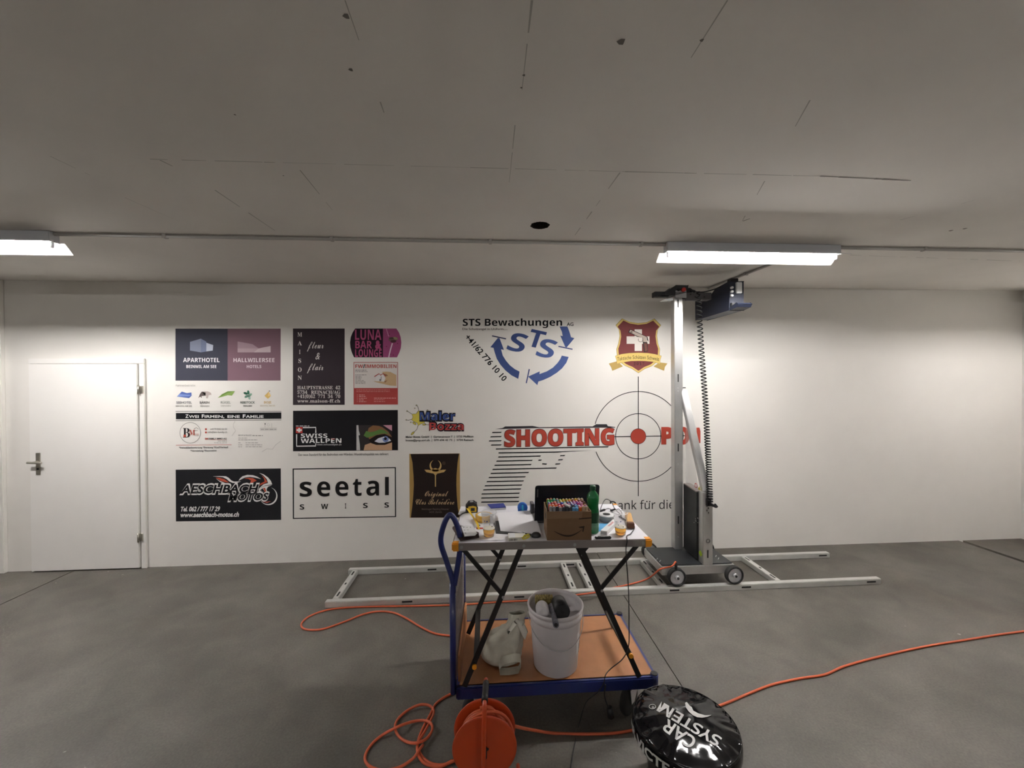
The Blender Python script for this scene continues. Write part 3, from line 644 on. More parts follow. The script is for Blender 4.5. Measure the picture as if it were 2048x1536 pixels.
k.rtext('S', (850, 598), (250, 54), 280, B1, 'bold', shear=.16); k.rtext('T', (1152, 540), (232, 50), 265, B1, 'bold', shear=.12); k.rtext('S', (1292, 688), (250, 54), 280, B2, 'bold', shear=.16); k.done('emblem_lettering', t)
k = kk(); k.text('STS Bewachungen', 193, 241, 1700, 106, K, 'bold', yr=239); k.text('AG', 1770, 241, 1873, 50, (40, 38, 38), 'b', .02); k.text('Die Schutzengel in Uniform.....', 190, 303, 872, 31, (92, 84, 84), 'b', .01); k.done('headline', t)
k = kk(); k.rtext('+41/62 776 10 10', (222, 418), (585, 668), 84, K, 'b', .02); k.done('phone_number', t)
# 13 crest
t = advert(1276, 692, 'dark red shield crest with white cross, pistol and yellow ribbon, left of the machine column')
def kk(): return Ink(1180, 620, 6.4)
sh = [(410, 108), (500, 150), (615, 168), (730, 155), (825, 110), (865, 150), (910, 195), (868, 250), (858, 330), (872, 430), (895, 500), (890, 580), (862, 660), (790, 720), (700, 755), (620, 808), (540, 755), (450, 715), (372, 660), (345, 590), (338, 500), (362, 430), (378, 330), (368, 250), (328, 195), (370, 150)]
cx, cy = 617, 440
k = kk(); k.poly(sh, (140, 118, 66)); k.poly([(cx + (x - cx) * .985, cy + (y - cy) * .985) for x, y in sh], (212, 186, 112), 2); k.poly([(cx + (x - cx) * .915, cy + (y - cy) * .92) for x, y in sh], (116, 62, 62), 3); k.done('shield', t)
k = kk(); k.poly([(570, 248), (664, 248), (664, 338), (760, 338), (760, 433), (664, 433), (664, 525), (570, 525), (570, 433), (468, 433), (468, 338), (570, 338)], (222, 216, 208), 4); k.done('cross', t)
k = kk(); k.poly([(488, 288), (508, 245), (560, 265), (640, 300), (700, 328), (735, 345), (748, 405), (728, 385), (722, 345), (715, 352), (735, 430), (742, 528), (690, 542), (672, 400), (668, 352), (605, 345), (545, 312)], (60, 52, 50), 5); k.arc(645, 378, 30, 5, (60, 52, 50), -10, 200, 6, 24)
k.poly([(500, 284), (514, 255), (640, 308), (722, 345), (700, 362), (612, 338), (548, 305)], (190, 176, 164), 6); k.poly([(690, 425), (725, 425), (736, 520), (700, 530)], (112, 76, 68), 6); k.poly([(672, 350), (715, 352), (728, 412), (680, 408)], (190, 176, 164), 6); k.rect(516, 272, 542, 292, (120, 108, 98), 7); k.done('pistol_emblem', t)
k = kk(); Yr, Yd = (206, 178, 108), (168, 142, 84)
k.poly([(240, 685), (350, 655), (420, 722), (285, 778), (272, 735)], Yd, 4); k.poly([(900, 672), (990, 683), (957, 730), (947, 778), (812, 722), (860, 690)], Yd, 4)
rb = [(322, 590), (400, 566), (500, 553), (620, 548), (740, 553), (830, 566), (912, 588), (897, 640), (893, 690), (800, 662), (700, 652), (620, 650), (520, 653), (430, 668), (345, 688), (340, 640)]
k.poly([(cx + (x - cx) * 1.008, 618 + (y - 618) * 1.05) for x, y in rb], (120, 100, 60), 5); k.poly(rb, (214, 188, 112), 6); k.done('ribbon', t)
k = kk(); k.text('Taktische Schützen Schweiz', 345, 652, 882, 46, (62, 56, 36), 'b', .0, 7, arch=26); k.text('2017', 558, 708, 693, 36, (60, 40, 36), 'serif', lay=7, arch=3, space=1.25); k.done('lettering', t)
# 14 shooting target
t = advert(1180, 900, 'large red lettering in a striped pistol outline aimed at a black cross-hair target')
def kk(): return Ink(950, 780, 4.357)
k = kk(); rc = (166, 66, 52)
k.arc(1422, 404, 391, 6, K, -178 + 14, 180 - 20, 2, 120); k.arc(1422, 403, 197, 6, K)
k.line([(1422, -118), (1422, 925)], 7, K, 3); k.line([(1213, 407), (1962, 396)], 7, K, 3); k.disc(1422, 403, 68, K, 4, n=48); k.disc(1422, 403, 65, rc, 5, n=48); k.done('target', t)
k = kk()
k.poly([(175, 341), (240, 331), (262, 318), (500, 313), (560, 324), (1025, 317), (1055, 298), (1148, 298), (1158, 315), (1222, 322), (1220, 328), (560, 332), (400, 336)], (52, 50, 54))
for x0, y0, x1, y1 in ((150, 371, 230, 369), (135, 408, 230, 406), (122, 444, 230, 442), (140, 480, 230, 478), (182, 514, 1163, 495), (203, 584, 572, 576), (187, 620, 500, 613), (170, 656, 490, 650), (153, 692, 710, 680), (137, 727, 468, 719), (120, 763, 440, 756), (102, 799, 424, 792), (85, 835, 410, 828), (72, 870, 400, 862), (58, 906, 388, 899), (55, 941, 383, 935), (55, 977, 383, 971), (742, 573, 783, 571), (725, 609, 765, 607), (700, 646, 742, 643), (552, 612, 580, 611), (585, 643, 625, 646)):
    k.poly([(x0 + 3, y0 - 5), (x1 + 4, y1 - 5), (x1 - 4, y1 + 5), (x0 - 3, y0 + 5)], K)
k.poly([(205, 543), (700, 536), (1020, 526), (700, 546), (205, 553)], K); k.done('striped_pistol', t)
k = kk()
k.text('SHOOTING', 253, 490, 1217, 137, (60, 34, 34), 'bold', .03, 4, 474); k.text('SHOOTING', 256, 488, 1214, 133, rc, 'bold', .02, 5, 472)
for s, a, b in (('P', 1622, 1730), ('O', 1742, 1868), ('I', 1882, 1918)): k.text(s, a, 466, b, 136, rc, 'bold', .028, 5)
k.poly([(1928, 328), (1955, 327), (1963, 360), (1963, 462), (1935, 462)], rc, 5); k.done('lettering', t)
k = kk(); k.text('Dank fur die', 1175, 1043, 1737, 75, (52, 50, 50), 'raw', 0, 3, 1034); k.disc(1497, 972, 6, (52, 50, 50)); k.disc(1522, 972, 6, (52, 50, 50)); k.done('thanks_lettering', t)

# ------------------------------------------------------------------ track frame on the floor
def fr_pt(px, py, z=.05): return G(px, py, z)
fa, fb = G(649, 1204.6, .05), G(1763, 1157.5, .05); ra, rb_ = G(696, 1140, .05), G(1660, 1106, .05)
WD = .05
track = thing('track_frame', ((fa.x + fb.x) / 2, (fa.y + ra.y) / 2, 0), 'long aluminium rail frame lying on the floor under the printing machine', 'track')
fd = (fb - fa).normalized(); bd = (rb_ - ra).normalized(); up = Vector((0, 0, 1))
fn, bn = up.cross(fd), up.cross(bd)
def rail(p, q, d, nn, slots):
    c = (p + q) / 2 + nn * WD / 2; c.z = .0252; L = (q - p).length; m = MB()
    m.box(c, (L, WD, .05), math.atan2(d.y, d.x))
    r = m.build('rail', 'alur', track, bevel=.004)
    for s in slots:
        a = p + d * s; MB().bar(a - nn * .0006 + Vector((0, 0, -.024)), a + d * .085 - nn * .0006 + Vector((0, 0, -.024)), .003, .014, side=nn).build('slot', 'slot', r, bevel=.001)
FLn, BLn = (fb - fa).length, (rb_ - ra).length
rail(fa, fb, fd, fn, [.62, 1.55, 2.05, 2.9, 3.55, FLn - .14]); rail(ra, rb_, bd, bn, [.75, 1.62, 2.1, 3.0, BLn - .12])
def along(p, d, x): return p + d * ((x - p.x) / d.x)
for px in (670, 1148, 1184, 1329, 1557):
    py = 1204.6 + (px - 649) * (1157.5 - 1204.6) / (1763 - 649) - 6; X = G(px, py, .05).x
    a = along(fa, fd, X) + fn * WD; b = along(ra, bd, X); m = MB(); a.z = b.z = .0247
    m.bar(a, b, .05, .048, side=(1, 0, 0)); cb = m.build('crossbar', 'alur', track, bevel=.004)
    dv = (b - a)
    for f, l in ((.08, .07), (.46, .03), (.80, .07)):
        s0 = a + dv * f; s1 = a + dv.normalized() * (dv.length * f + l); s0.z = s1.z = .0488
        MB().bar(s0, s1, .014, .0012, side=(1, 0, 0)).build('slot', 'slot', cb)

# ------------------------------------------------------------------ wall printing machine
yF, yR = fa.y + (V(1400, 1150, 3.43).x - fa.x) * fd.y / fd.x + .025, ra.y + (V(1400, 1120, 3.9).x - ra.x) * bd.y / bd.x + .025
WR = .078; zW = .0503 + WR
ma = math.atan2(fd.y, fd.x)
xl, xr = V(1326, 1140, yF).x, V(1472, 1134, yF).x; yb = 3.795; zt_ = .212
mach = thing('wall_printing_machine', ((xl + xr) / 2, (yF + yR) / 2, .05), 'tall silver wall printing machine standing on wheels on the rail frame', 'printing machine')
y0 = yF + .02
ch = MB()
ch.box(((xl + xr) / 2, y0 + .015, zt_ - .04), (xr - xl, .03, .075)); ch.box(((xl + xr) / 2, yb - .015, zt_ - .04), (xr - xl, .03, .075))
ch.box((xl + .015, (y0 + yb) / 2, zt_ - .04), (.03, yb - y0 - .06, .075)); ch.box((xr - .015, (y0 + yb) / 2, zt_ - .04), (.03, yb - y0 - .06, .075))
chas = ch.build('chassis', 'alu', mach, bevel=.003)
MB().box(((xl + xr) / 2 , (y0 + yb) / 2, zt_ + .0035), (xr - xl - .02, yb - y0 - .03, .006)).build('cover_plate', 'panel', mach, bevel=.002)
for x, y in ((V(1353, 1157, yF).x, yF), (V(1468, 1153, yF).x, yF), (V(1299, 1104, yR).x, yR), (V(1412, 1100, yR).x, yR)):
    sg = -1; R = Matrix.Rotation(pi / 2, 3, 'X')
    wh = MB().lathe([(WR - .012, -.026), (WR, -.018), (WR, .018), (WR - .012, .026), (WR - .014, .022), (WR - .014, -.022)], (x, y, zW), 36, R).build('wheel', 'rubber', mach)
    hb = MB().lathe([(WR - .0135, .010), (WR - .016, .014), (.05, .005), (.022, .002), (.019, .026), (.019, .032)], (x, y, zW), 32, R if sg < 0 else Matrix.Rotation(-pi / 2, 3, 'X')).build('hub', 'wheel', wh)
    MB().cyl((x, y + sg * .031, zW), (x, y + sg * .036, zW), .010, 16).build('axle_bolt', 'slot', wh)
    MB().cyl((x, y + (.03 if y == yF else -.03), zW), (x, (y0 + .01 if y == yF else yb - .01), zW), .012, 12).build('axle', 'steel', mach)
yC = 3.76; cxa, cxb = V(1349.5, 900, yC - .04).x, V(1366, 900, yC - .04).x; ztop = V(1357, 590, yC - .04).z; cxm = (cxa + cxb) / 2; cw = cxb - cxa
column = MB().box((cxm, yC, (zt_ + .006 + ztop) / 2), (cw, .08, ztop - zt_ - .006)).build('column', 'alu', mach, bevel=.004)
for py in (607, 756, 895, 1040):
    z = V(1357, py, yC - .04).z; MB().box((cxm - .006, yC - .0405, z), (.011, .002, .075)).build('slot', 'slot', column, bevel=.001)
for py in (776, 782, 928, 1074):
    z = V(1357, py, yC - .04).z; MB().cyl((cxm - .008, yC - .0400, z), (cxm - .008, yC - .0435, z), .005, 10).build('screw', 'white', column)
yP = y0 + .04; pxa, pxb = V(1406, 1060, y0).x, V(1426, 1060, y0).x; pxm = (pxa + pxb) / 2; zp = V(1415, 985, y0).z
post = MB().box((pxm, yP, (zt_ - .02 + zp) / 2), (pxb - pxa, .078, zp - zt_ + .02)).build('front_post', 'alu', mach, bevel=.004)
MB().box((pxm - .002, y0 - .0006, V(1415, 1108, y0).z), (.012, .002, .07)).build('slot', 'slot', post, bevel=.001)
zr = V(1415, 1082, y0).z; MB().tube([(pxm + .016 * cos(a), y0 - .001, zr + .016 * sin(a)) for a in [i * 2 * pi / 20 for i in range(20)]], .002, 6, True).build('ring_mark', 'slot', post)
for i in range(4):
    z0 = V(1415, 1012, y0).z - i * .02; MB().box((pxm - .01 + (i % 2) * .014, y0 - .0006, z0), (.006, .002, .014)).build('printed_mark', 'slot', post)
br = MB(); A_ = Vector((cxm + .055, yC - .01, V(1370, 780, yC).z)); B_ = Vector((pxm, yP, zp)); br.bar(A_, B_, .062, .05, side=(1, 0, 0))
brace = br.build('diagonal_brace', 'alu', mach, bevel=.004)
MB().bar(A_ + Vector((0, .004, .022)), A_ + Vector((0, .03, .022)), .062, .008, side=(1, 0, 0)).build('brace_cap', 'slot', brace)
# sheet-metal control box between column and post, acrylic guard above it
xq = cxb + .004; zq0, zq1 = zt_ + .02, V(1367, 968, yC - .04).z
cb = MB(); cb.prism([(xq, yC - .04, zq0), (xq, yP + .039, zq0), (xq, yP + .039, zp - .02), (xq, yC - .04, zq1)], (.055, 0, 0)); cbox = cb.build('control_box', 'panel', mach)
MB().bar((xq + .03, yC - .05, zq1 + .006), (xq + .03, yP + .04, zp - .014), .066, .010, side=(1, 0, 0)).build('box_lid', 'alud', cbox)
ag = MB(); ag.prism([(xq + .02, yC - .04, zq1 + .012), (xq + .02, yP + .05, zp + .01), (xq + .02, yC - .04, A_.z - .03)], (.004, 0, 0)); tag(ag.build('acrylic_guard', 'acryl', mach), 'clear acrylic guard panel')
sx = xq - .0005
def xhit(px, py, X):
    d = ray(px, py); return CO + d * (X / d.x)
def sticker(px, py, r, m, n, parent, X=sx, name='warning_sticker'):
    c = xhit(px, py, X); return MB().prism([(X, c.y + r * sin(2 * pi * i / n), c.z + r * cos(2 * pi * i / n)) for i in range(n)], (-.0008, 0, 0)).build(name, m, parent)
sticker(1401, 1107, .03, 'lime', 4, cbox); sticker(1392, 971, .022, 'red', 20, mach, xq + .019); sticker(1392, 971, .015, 'white', 20, mach, xq + .0182); sticker(1398.5, 977, .022, 'warn', 3, mach, xq + .019)
rnd = random.Random(3)
for i in range(9):
    c = xhit(1388 + rnd.uniform(0, 12), 1035 + rnd.uniform(0, 12), sx); MB().box(c, (.002, .008, .005)).build('scratch', 'silver', cbox)
for i, (px, py) in enumerate(((1314, 1118), (1320, 1122), (1432, 1112), (1437, 1117))):
    c = G(px, py, zt_ + .007); MB().box(c, (.045, .006, .001), .9).build('printed_mark', 'silver', chas)
# print head and carriage at the top
hx0 = V(1392, 620, 4.08).x; hz1 = V(1392, 596, 4.08).z; hz0 = V(1392, 640, 4.08).z; hyn = 3.50
hd = MB(); hd.prism([(hx0, 4.09, hz0), (hx0, hyn, hz0), (hx0, hyn, hz1 + .03), (hx0, hyn + .22, hz1 + .015), (hx0, hyn + .28, hz1 - .02), (hx0, 4.09, hz1 - .03)], (.13, 0, 0))
head = hd.build('print_head', 'navy', mach, bevel=.004)
MB().box((hx0 + .065, 4.095, (hz0 + hz1) / 2), (.10, .02, .14)).build('nozzle_plate', 'slot', head)
ye = hyn - .012
MB().box((hx0 + .08, ye, hz1 - .03), (.05, .025, .10), mi=0).build('ribbon_connector', 'white', head, bevel=.003)
MB().box((hx0 + .065, ye - .002, hz0 + .035), (.12, .03, .06)).build('end_block', 'black', head, bevel=.004)
MB().prism([(hx0, hyn, hz0), (hx0, hyn - .10, hz0 + .012), (hx0, hyn - .12, hz0 + .035), (hx0, hyn - .10, hz0 + .05), (hx0, hyn, hz0 + .02)], (.13, 0, 0)).build('drip_tray', 'navy', head, bevel=.003)
for i in range(3): MB().cyl((hx0 + .012, ye + .006, hz1 - .10 + i * .035), (hx0 + .012, ye - .016, hz1 - .10 + i * .035), .011, 10).build('valve', 'white', head)
MB().box((hx0 + .05, hyn + .03, hz1 + .045), (.07, .06, .03)).build('sensor', 'black', head, bevel=.003)
cyb = yC - .06; zb_ = V(1390, 598, cyb).z; zb1 = V(1390, 584, cyb).z
xA, xB = V(1366, 590, cyb).x, V(1425, 590, cyb).x
arm = MB(); arm.box(((xA + xB) / 2, yC, (zb_ + zb1) / 2), (xB - xA, .09, zb1 - zb_)); arm.box(((xA + xB) / 2 - .05, yC - .05, zb_ + .01), (xB - xA - .15, .012, .05))
armo = arm.build('head_arm', 'armgrey', mach, bevel=.003)
for i in range(5): MB().cyl((xA + .03 + i * .045, yC - .057, zb_ + .02 + (i % 2) * .025), (xA + .03 + i * .045, yC - .062, zb_ + .02 + (i % 2) * .025), .006, 8).build('screw', 'slot', armo)
q = [V(1327, 589, cyb - .03), V(1333, 583, cyb - .03), V(1352, 571, cyb - .03), V(1376, 571, cyb - .03), V(1376, 584, cyb - .03), V(1350, 590, cyb - .03)]
cov = MB().prism(q, (0, .14, 0)).build('carriage_cover', 'black', mach, bevel=.004)
es = V(1366, 580, cyb - .035); MB().cyl(es, es + Vector((0, -.022, 0)), .019, 18).build('emergency_button', 'red', cov)
MB().cyl(es + Vector((-.045, 0, 0)), es + Vector((-.045, -.015, 0)), .012, 14).build('switch_knob', 'slot', cov)
gp = V(1362, 588, cyb - .03); MB().box(gp + Vector((0, .006, 0)), (.11, .012, .07)).build('carriage_plate', 'silver', mach, bevel=.002)
a = V(1310, 588, cyb); b = V(1330, 588, cyb); MB().box(((a.x + b.x) / 2 + .02, yC - .02, a.z), (b.x - a.x + .04, .07, .05)).build('slide_rail', 'panel', mach, bevel=.003)
MB().prism([V(1325, 601, cyb - .02), V(1346, 601, cyb - .02), V(1346, 594, cyb - .02), V(1337, 596, cyb - .02)], (0, .06, 0)).build('bracket', 'silver', mach)
mt = MB()
for dx, dz, rr in ((.0, .02, .016), (.03, .035, .013), (.055, .02, .012)): mt.tube(catmull([(xA + .04 + dx, yC, zb1), (xA + .05 + dx, yC - .02, zb1 + dz), (xA + .08 + dx, yC - .03, zb1 + .01)]), rr, 8)
mt.build('cable_gland', 'black', mach)
hc = catmull([(xA + .12, yC - .03, zb1 + .012), (xA + .22, yC - .06, zb1 + .004), (hx0 + .06, hyn + .10, hz1 + .03), (hx0 + .08, hyn + .02, hz1 + .05)], 8)
MB().tube(hc, .006, 8).build('hose', 'black', mach)
# coiled cable
cpx = [(1396, 583), (1398, 620), (1402, 690), (1407.5, 760), (1412, 825), (1415, 890), (1418, 950), (1420, 1003)]; yk = [3.56, 3.52, 3.50, 3.48, 3.46, 3.44, 3.43, y0 - .035]
axis = catmull([V(x, y, Y) for (x, y), Y in zip(cpx, yk)], 12)
cum = [0]
for i in range(1, len(axis)): cum.append(cum[-1] + (axis[i] - axis[i - 1]).length)
hel = []; ph = 0; L = cum[-1]; s = 0; i = 0
while s < L:
    while i < len(cum) - 2 and cum[i + 1] < s: i += 1
    p = axis[i].lerp(axis[i + 1], (s - cum[i]) / (cum[i + 1] - cum[i])); f = s / L; r = .021 if f > .03 else .012
    hel.append(p + Vector((cos(ph) * r, sin(ph) * r, 0))); pitch = .042 - .021 * min(1, f * 1.15)
    ph += 2 * pi / 14; s += pitch / 14
cc = MB().tube(hel, .0052, 6).build('coiled_cable', 'coil', mach)
e = axis[-1]; pl = MB(); pl.bar(e + Vector((0, .03, .02)), e + Vector((0, .03, -.045)), .035, .04); pl.bar(e + Vector((-.005, .0, -.02)), e + Vector((.05, -.01, -.045)), .022, .022); pl.bar(e + Vector((.035, -.01, -.02)), e + Vector((.06, -.01, -.05)), .012, .02)
pl.build('cable_plug', 'black', mach, bevel=.003)
sk = G(1352, 1138, zt_ + .006); MB().cyl((sk.x, sk.y, zt_ + .004), (sk.x, sk.y, zt_ + .062), .012, 14).build('power_socket', 'black', mach)
SOCK = Vector((sk.x, sk.y, zt_ + .06))

# ------------------------------------------------------------------ platform trolley
ZD = .25
d0, d1 = G(912, 1377, ZD), G(1316, 1353, ZD); db = G(1237, 1228, ZD)
tu = Vector((d1.x - d0.x, d1.y - d0.y, 0)); TL = tu.length; tu.normalize(); ta = math.atan2(tu.y, tu.x) - .004
tu = Vector((cos(ta), sin(ta), 0)); tv = Vector((-sin(ta), cos(ta), 0)); TW = .60
def T(u, v, z): return Vector((d0.x, d0.y, 0)) + tu * u + tv * v + Vector((0, 0, z))
trol = thing('platform_trolley', T(TL / 2, TW / 2, 0), 'blue framed platform trolley with a brown wooden deck carrying the folding table', 'trolley')
fm = MB(); rt = .03
for a, b in ((T(0, rt / 2, ZD - .033), T(TL, rt / 2, ZD - .033)), (T(0, TW - rt / 2, ZD - .033), T(TL, TW - rt / 2, ZD - .033)), (T(rt / 2, 0, ZD - .033), T(rt / 2, TW, ZD - .033)), (T(TL - rt / 2, 0, ZD - .033), T(TL - rt / 2, TW, ZD - .033))):
    fm.bar(a, b, rt, .064)
frame = fm.build('frame', 'blue', trol, bevel=.006)
MB().box(T(TL / 2, TW / 2, ZD - .010), (TL - .03, TW - .03, .018), ta).build('deck_board', 'ply', trol, bevel=.002)
for u, v in ((TL - .015, .018), (TL - .015, TW - .018)):
    s_ = MB().cyl(T(u, v, ZD - .06), T(u, v, ZD + .006), .021, 18).build('corner_socket', 'blue', trol)
    MB().cyl(T(u, v, ZD + .0055), T(u, v, ZD + .010), .018, 18).build('socket_plug', 'rubber', s_)
for u, v, ang in ((.12, .10, .4), (TL - .12, .09, .7), (.12, TW - .1, 0), (TL - .12, TW - .1, 0)):
    c = T(u, v, 0); m = MB(); dr = Vector((cos(ta + ang), sin(ta + ang), 0)); sd = Vector((-dr.y, dr.x, 0)); wc = c + dr * -.02 + Vector((0, 0, .08))
    m.box(c + Vector((0, 0, ZD - .070)), (.10, .085, .006), ta); m.cyl(c + Vector((0, 0, ZD - .10)), c + Vector((0, 0, ZD - .07)), .032, 18)
    for s in (-1, 1):
        o_ = sd * .024 * s; m.prism([c + o_ + dr * .045 + Vector((0, 0, ZD - .10)), c + o_ - dr * .045 + Vector((0, 0, ZD - .10)), wc + o_ - dr * .012 - Vector((0, 0, .012)), wc + o_ + dr * .016 - Vector((0, 0, .008))], sd * .003 * s)
    cs = m.build('caster', 'wheel', trol)
    R = sd.to_track_quat('Z', 'Y').to_matrix()
    MB().lathe([(.03, -.018), (.066, -.018), (.078, -.012), (.080, 0), (.078, .012), (.066, .018), (.03, .018), (.012, .021)], wc, 30, R).build('caster_wheel', 'rubber', cs)
# push handle: upright with a drop-shaped tube loop, far post and wire end panel
hy = d0.y + .02
hl = [V(907, 1386, hy), V(906, 1300, hy), V(905, 1165, hy)]
MB().tube(hl, .0165, 14).build('upright', 'blue', trol)
lp = catmull([V(x, y, hy) for x, y in ((907, 1185), (905, 1160), (893, 1122), (883, 1092), (882, 1072), (888, 1049), (895, 1034), (901, 1030), (908, 1037), (916, 1056), (921, 1078), (920, 1100), (914, 1140), (909, 1170))], 6)
MB().tube(lp, .0145, 14).build('push_handle', 'blue', trol)
pb = T(.012, TW - .015, 0); zpt = V(925, 1100, pb.y).z
MB().tube([pb + Vector((0, 0, ZD - .03)), pb + Vector((0, 0, zpt))], .012, 12).build('rear_post', 'blue', trol)
wm = MB(); pa = Vector((V(911, 1200, hy).x, hy, 0))
for i in range(1, 24): q = pa.lerp(pb, i / 24); wm.tube([q + Vector((0, 0, ZD)), q + Vector((0, 0, .70))], .0022, 5)
for i in range(10): z = ZD + .03 + i * .049; wm.tube([pa + Vector((0, 0, z)), pb + Vector((0, 0, z))], .0026, 5)
wm.build('wire_end_panel', 'mesh', trol)
MB().box((pa + pb) / 2 + Vector((.014, 0, ZD + .07)), (.012, (pb - pa).length - .05, .14), math.atan2((pb - pa).y, (pb - pa).x) - pi / 2).build('end_board', 'ply', trol, bevel=.002)

# ------------------------------------------------------------------ folding table standing on the trolley
ZT = 1.03
e0, e1 = G(905, 1087, ZT), G(1303, 1078, ZT); bu = (e1 - e0); BL = bu.length; bu.normalize(); ba = math.atan2(bu.y, bu.x); bv = Vector((-bu.y, bu.x, 0)); BW = .595
def B(u, v, z=ZT): return Vector((e0.x, e0.y, 0)) + bu * u + bv * v + Vector((0, 0, z))
tab = thing('folding_table', B(BL / 2, BW / 2, ZD), 'folding work table with white top, aluminium edge and black crossed legs on the trolley', 'table')
MB().box(B(BL / 2, BW / 2, ZT - .0083), (BL - .01, BW - .01, .016), ba).build('table_top', 'top', tab)
et = MB()
for a, b in ((B(.03, .006, ZT - .0196), B(BL - .03, .006, ZT - .0196)), (B(.03, BW - .006, ZT - .0196), B(BL - .03, BW - .006, ZT - .0196)), (B(.006, .03, ZT - .0196), B(.006, BW - .03, ZT - .0196)), (B(BL - .006, .03, ZT - .0196), B(BL - .006, BW - .03, ZT - .0196))):
    et.bar(a, b, .014, .038)
edge = et.build('edge_profile', 'alud', tab, bevel=.002)
for u in (.045, .36, .62, BL - .045): MB().cyl(B(u, -.0005, ZT - .02), B(u, -.004, ZT - .02), .008, 12).build('rivet', 'silver', edge)
for u, v in ((0, 0), (1, 0), (0, 1), (1, 1)):
    MB().box(B(.016 + u * (BL - .032), .016 + v * (BW - .032), ZT - .0205), (.04, .04, .042), ba).build('corner_cap', 'yel', tab, bevel=.006)
yl0, yl1 = B(.5, .07).y, B(.5, BW - .09).y
def flat(p, q, wd, name, th=.012, parent=tab): return MB().bar(p, q, th, wd, side=bv).build(name, 'blackm', parent, bevel=.002)
def on_deck(px, py, Y):
    p = V(px, py, Y); p.z = max(p.z, ZD + .006); return p
for Y in (yl0, yl1):
    dv = Vector((0, Y - yl0, 0))
    A0, A1 = V(1041, 1099, yl0), V(932, 1365, yl0); C0, C1 = V(1163, 1097, yl0), V(1274, 1344, yl0)
    for p, q, nm in ((A0, A1, 'leg'), (C0, C1, 'leg')):
        tt = (ZT - .03 - p.z) / (p.z - q.z); p = p + (p - q) * tt; q = p + (q - p) * ((p.z - ZD - .007) / (p.z - q.z)); lg = flat(p + dv, q + dv, .027, nm)
        if Y == yl0:
            kn = V(949, 1330, yl0) if nm == 'leg' and q.x < .3 else V(1260, 1308, yl0)
            MB().cyl(kn + Vector((0, -.007, 0)), kn + Vector((0, -.02, 0)), .012, 14).build('locking_knob', 'yel', lg)
    for p, q, off in ((V(929, 1104, yl0), V(1006, 1193, yl0), .014), (V(1275, 1094, yl0), V(1203, 1180, yl0), .014)):
        tt = (ZT - .035 - p.z) / (p.z - q.z); p = p + (p - q) * tt
        bro = flat(p + dv + Vector((0, off, 0)), q + dv + Vector((0, off, 0)), .022, 'brace')
        MB().cyl(q + dv + Vector((0, -.007, 0)), q + dv + Vector((0, -.011, 0)), .007, 12).build('pivot_bolt', 'silver', bro)
za = V(953, 1315, yl0); MB().bar(V(953, 1315, yl0), Vector((V(953, 1315, yl0).x, yl1, za.z)), .03, .012).build('crosspiece', 'blackm', tab)
zc_ = V(1262, 1315, yl0); MB().bar(zc_, Vector((zc_.x, yl1, zc_.z)), .03, .012).build('crosspiece', 'blackm', tab)
for x in (.30, .72): MB().box(B(x, .07, ZT - .045), (.07, .05, .022), ba).build('leg_bracket', 'blackm', tab, bevel=.003)

# ------------------------------------------------------------------ bucket, tools and bag on the deck
bc = G(1111, 1326, ZD + .001); bc.z = ZD + .0005; HB = .345
bk = thing('paint_bucket', bc, 'white plastic bucket full of paint rollers on the trolley deck', 'bucket')
MB().lathe([(.0001, .0), (.118, .0), (.123, .006), (.142, HB - .07), (.143, HB - .065), (.150, HB - .06), (.151, HB - .035), (.147, HB - .03), (.150, HB - .025), (.156, HB - .02), (.158, HB - .004), (.154, HB), (.148, HB - .002), (.144, HB - .02), (.1425, HB - .048), (.0001, HB - .050)], bc, 48).build('bucket_body', 'bucket', bk)
hn = [bc + Vector((.155 * cos(a), .155 * sin(a), HB - .045 - .13 * max(0, sin((a + pi) / pi * pi)))) for a in [(-pi + i * pi / 24) for i in range(25)]]
MB().tube(hn, .002, 6).build('wire_handle', 'silver', bk)
lb = MB(); n = 10
for i in range(n):
    a0, a1 = radians(-42 + i * 5), radians(-42 + (i + 1) * 5)
    pts = [(a0, .10), (a1, .10), (a1, .22), (a0, .22)]
    lb.quad([bc + Vector(((.1255 + z * .06) * cos(a), (.1255 + z * .06) * sin(a), z)) for a, z in pts])
lbo = lb.build('paper_label', 'white', bk)
def lab(a0, a1, z0, z1, m):
    q = MB(); k_ = 5
    for i in range(k_):
        b0, b1 = radians(a0 + (a1 - a0) * i / k_), radians(a0 + (a1 - a0) * (i + 1) / k_); q.quad([bc + Vector(((.1262 + z * .06) * cos(b), (.1262 + z * .06) * sin(b), z)) for b, z in ((b0, z0), (b1, z0), (b1, z1), (b0, z1))])
    q.build('label_print', m, bk)
M['pinkp'] = mat('faded_pink_print', (.42, .26, .30), .7)
lab(-24, 0, .185, .215, 'pinkp'); lab(-22, -6, .172, .180, 'paperink')
for i in range(4): lab(-30 + i * 5, -27 + i * 5, .10 + i * .015, .15 + i * .012, 'paperink')
zi = ZD + HB - .047
def inb(px, py, z): p = G(px, py, z); return p
# fleece roller lying in the bucket
p, q = inb(1070, 1199, zi + .031), inb(1106, 1199, zi + .031)
fr_ = thing('fleece_paint_roller', (p + q) / 2, 'speckled mustard fleece paint roller lying across the back of the bucket', 'paint roller')
fp = [p.lerp(q, i / 24) for i in range(25)]; MB().tube(fp, [.026 + .004 * sin(i * 2.3) - (.008 if i in (0, 24) else 0) for i in range(25)], 16).build('roller_sleeve', 'fleece', fr_)
MB().tube(catmull([q, q + Vector((.02, 0, 0)), q + Vector((.025, -.03, -.01)), q + Vector((.0, -.06, -.03)), q + Vector((-.01, -.09, -.05))]), .004, 8).build('wire_arm', 'silver', fr_)
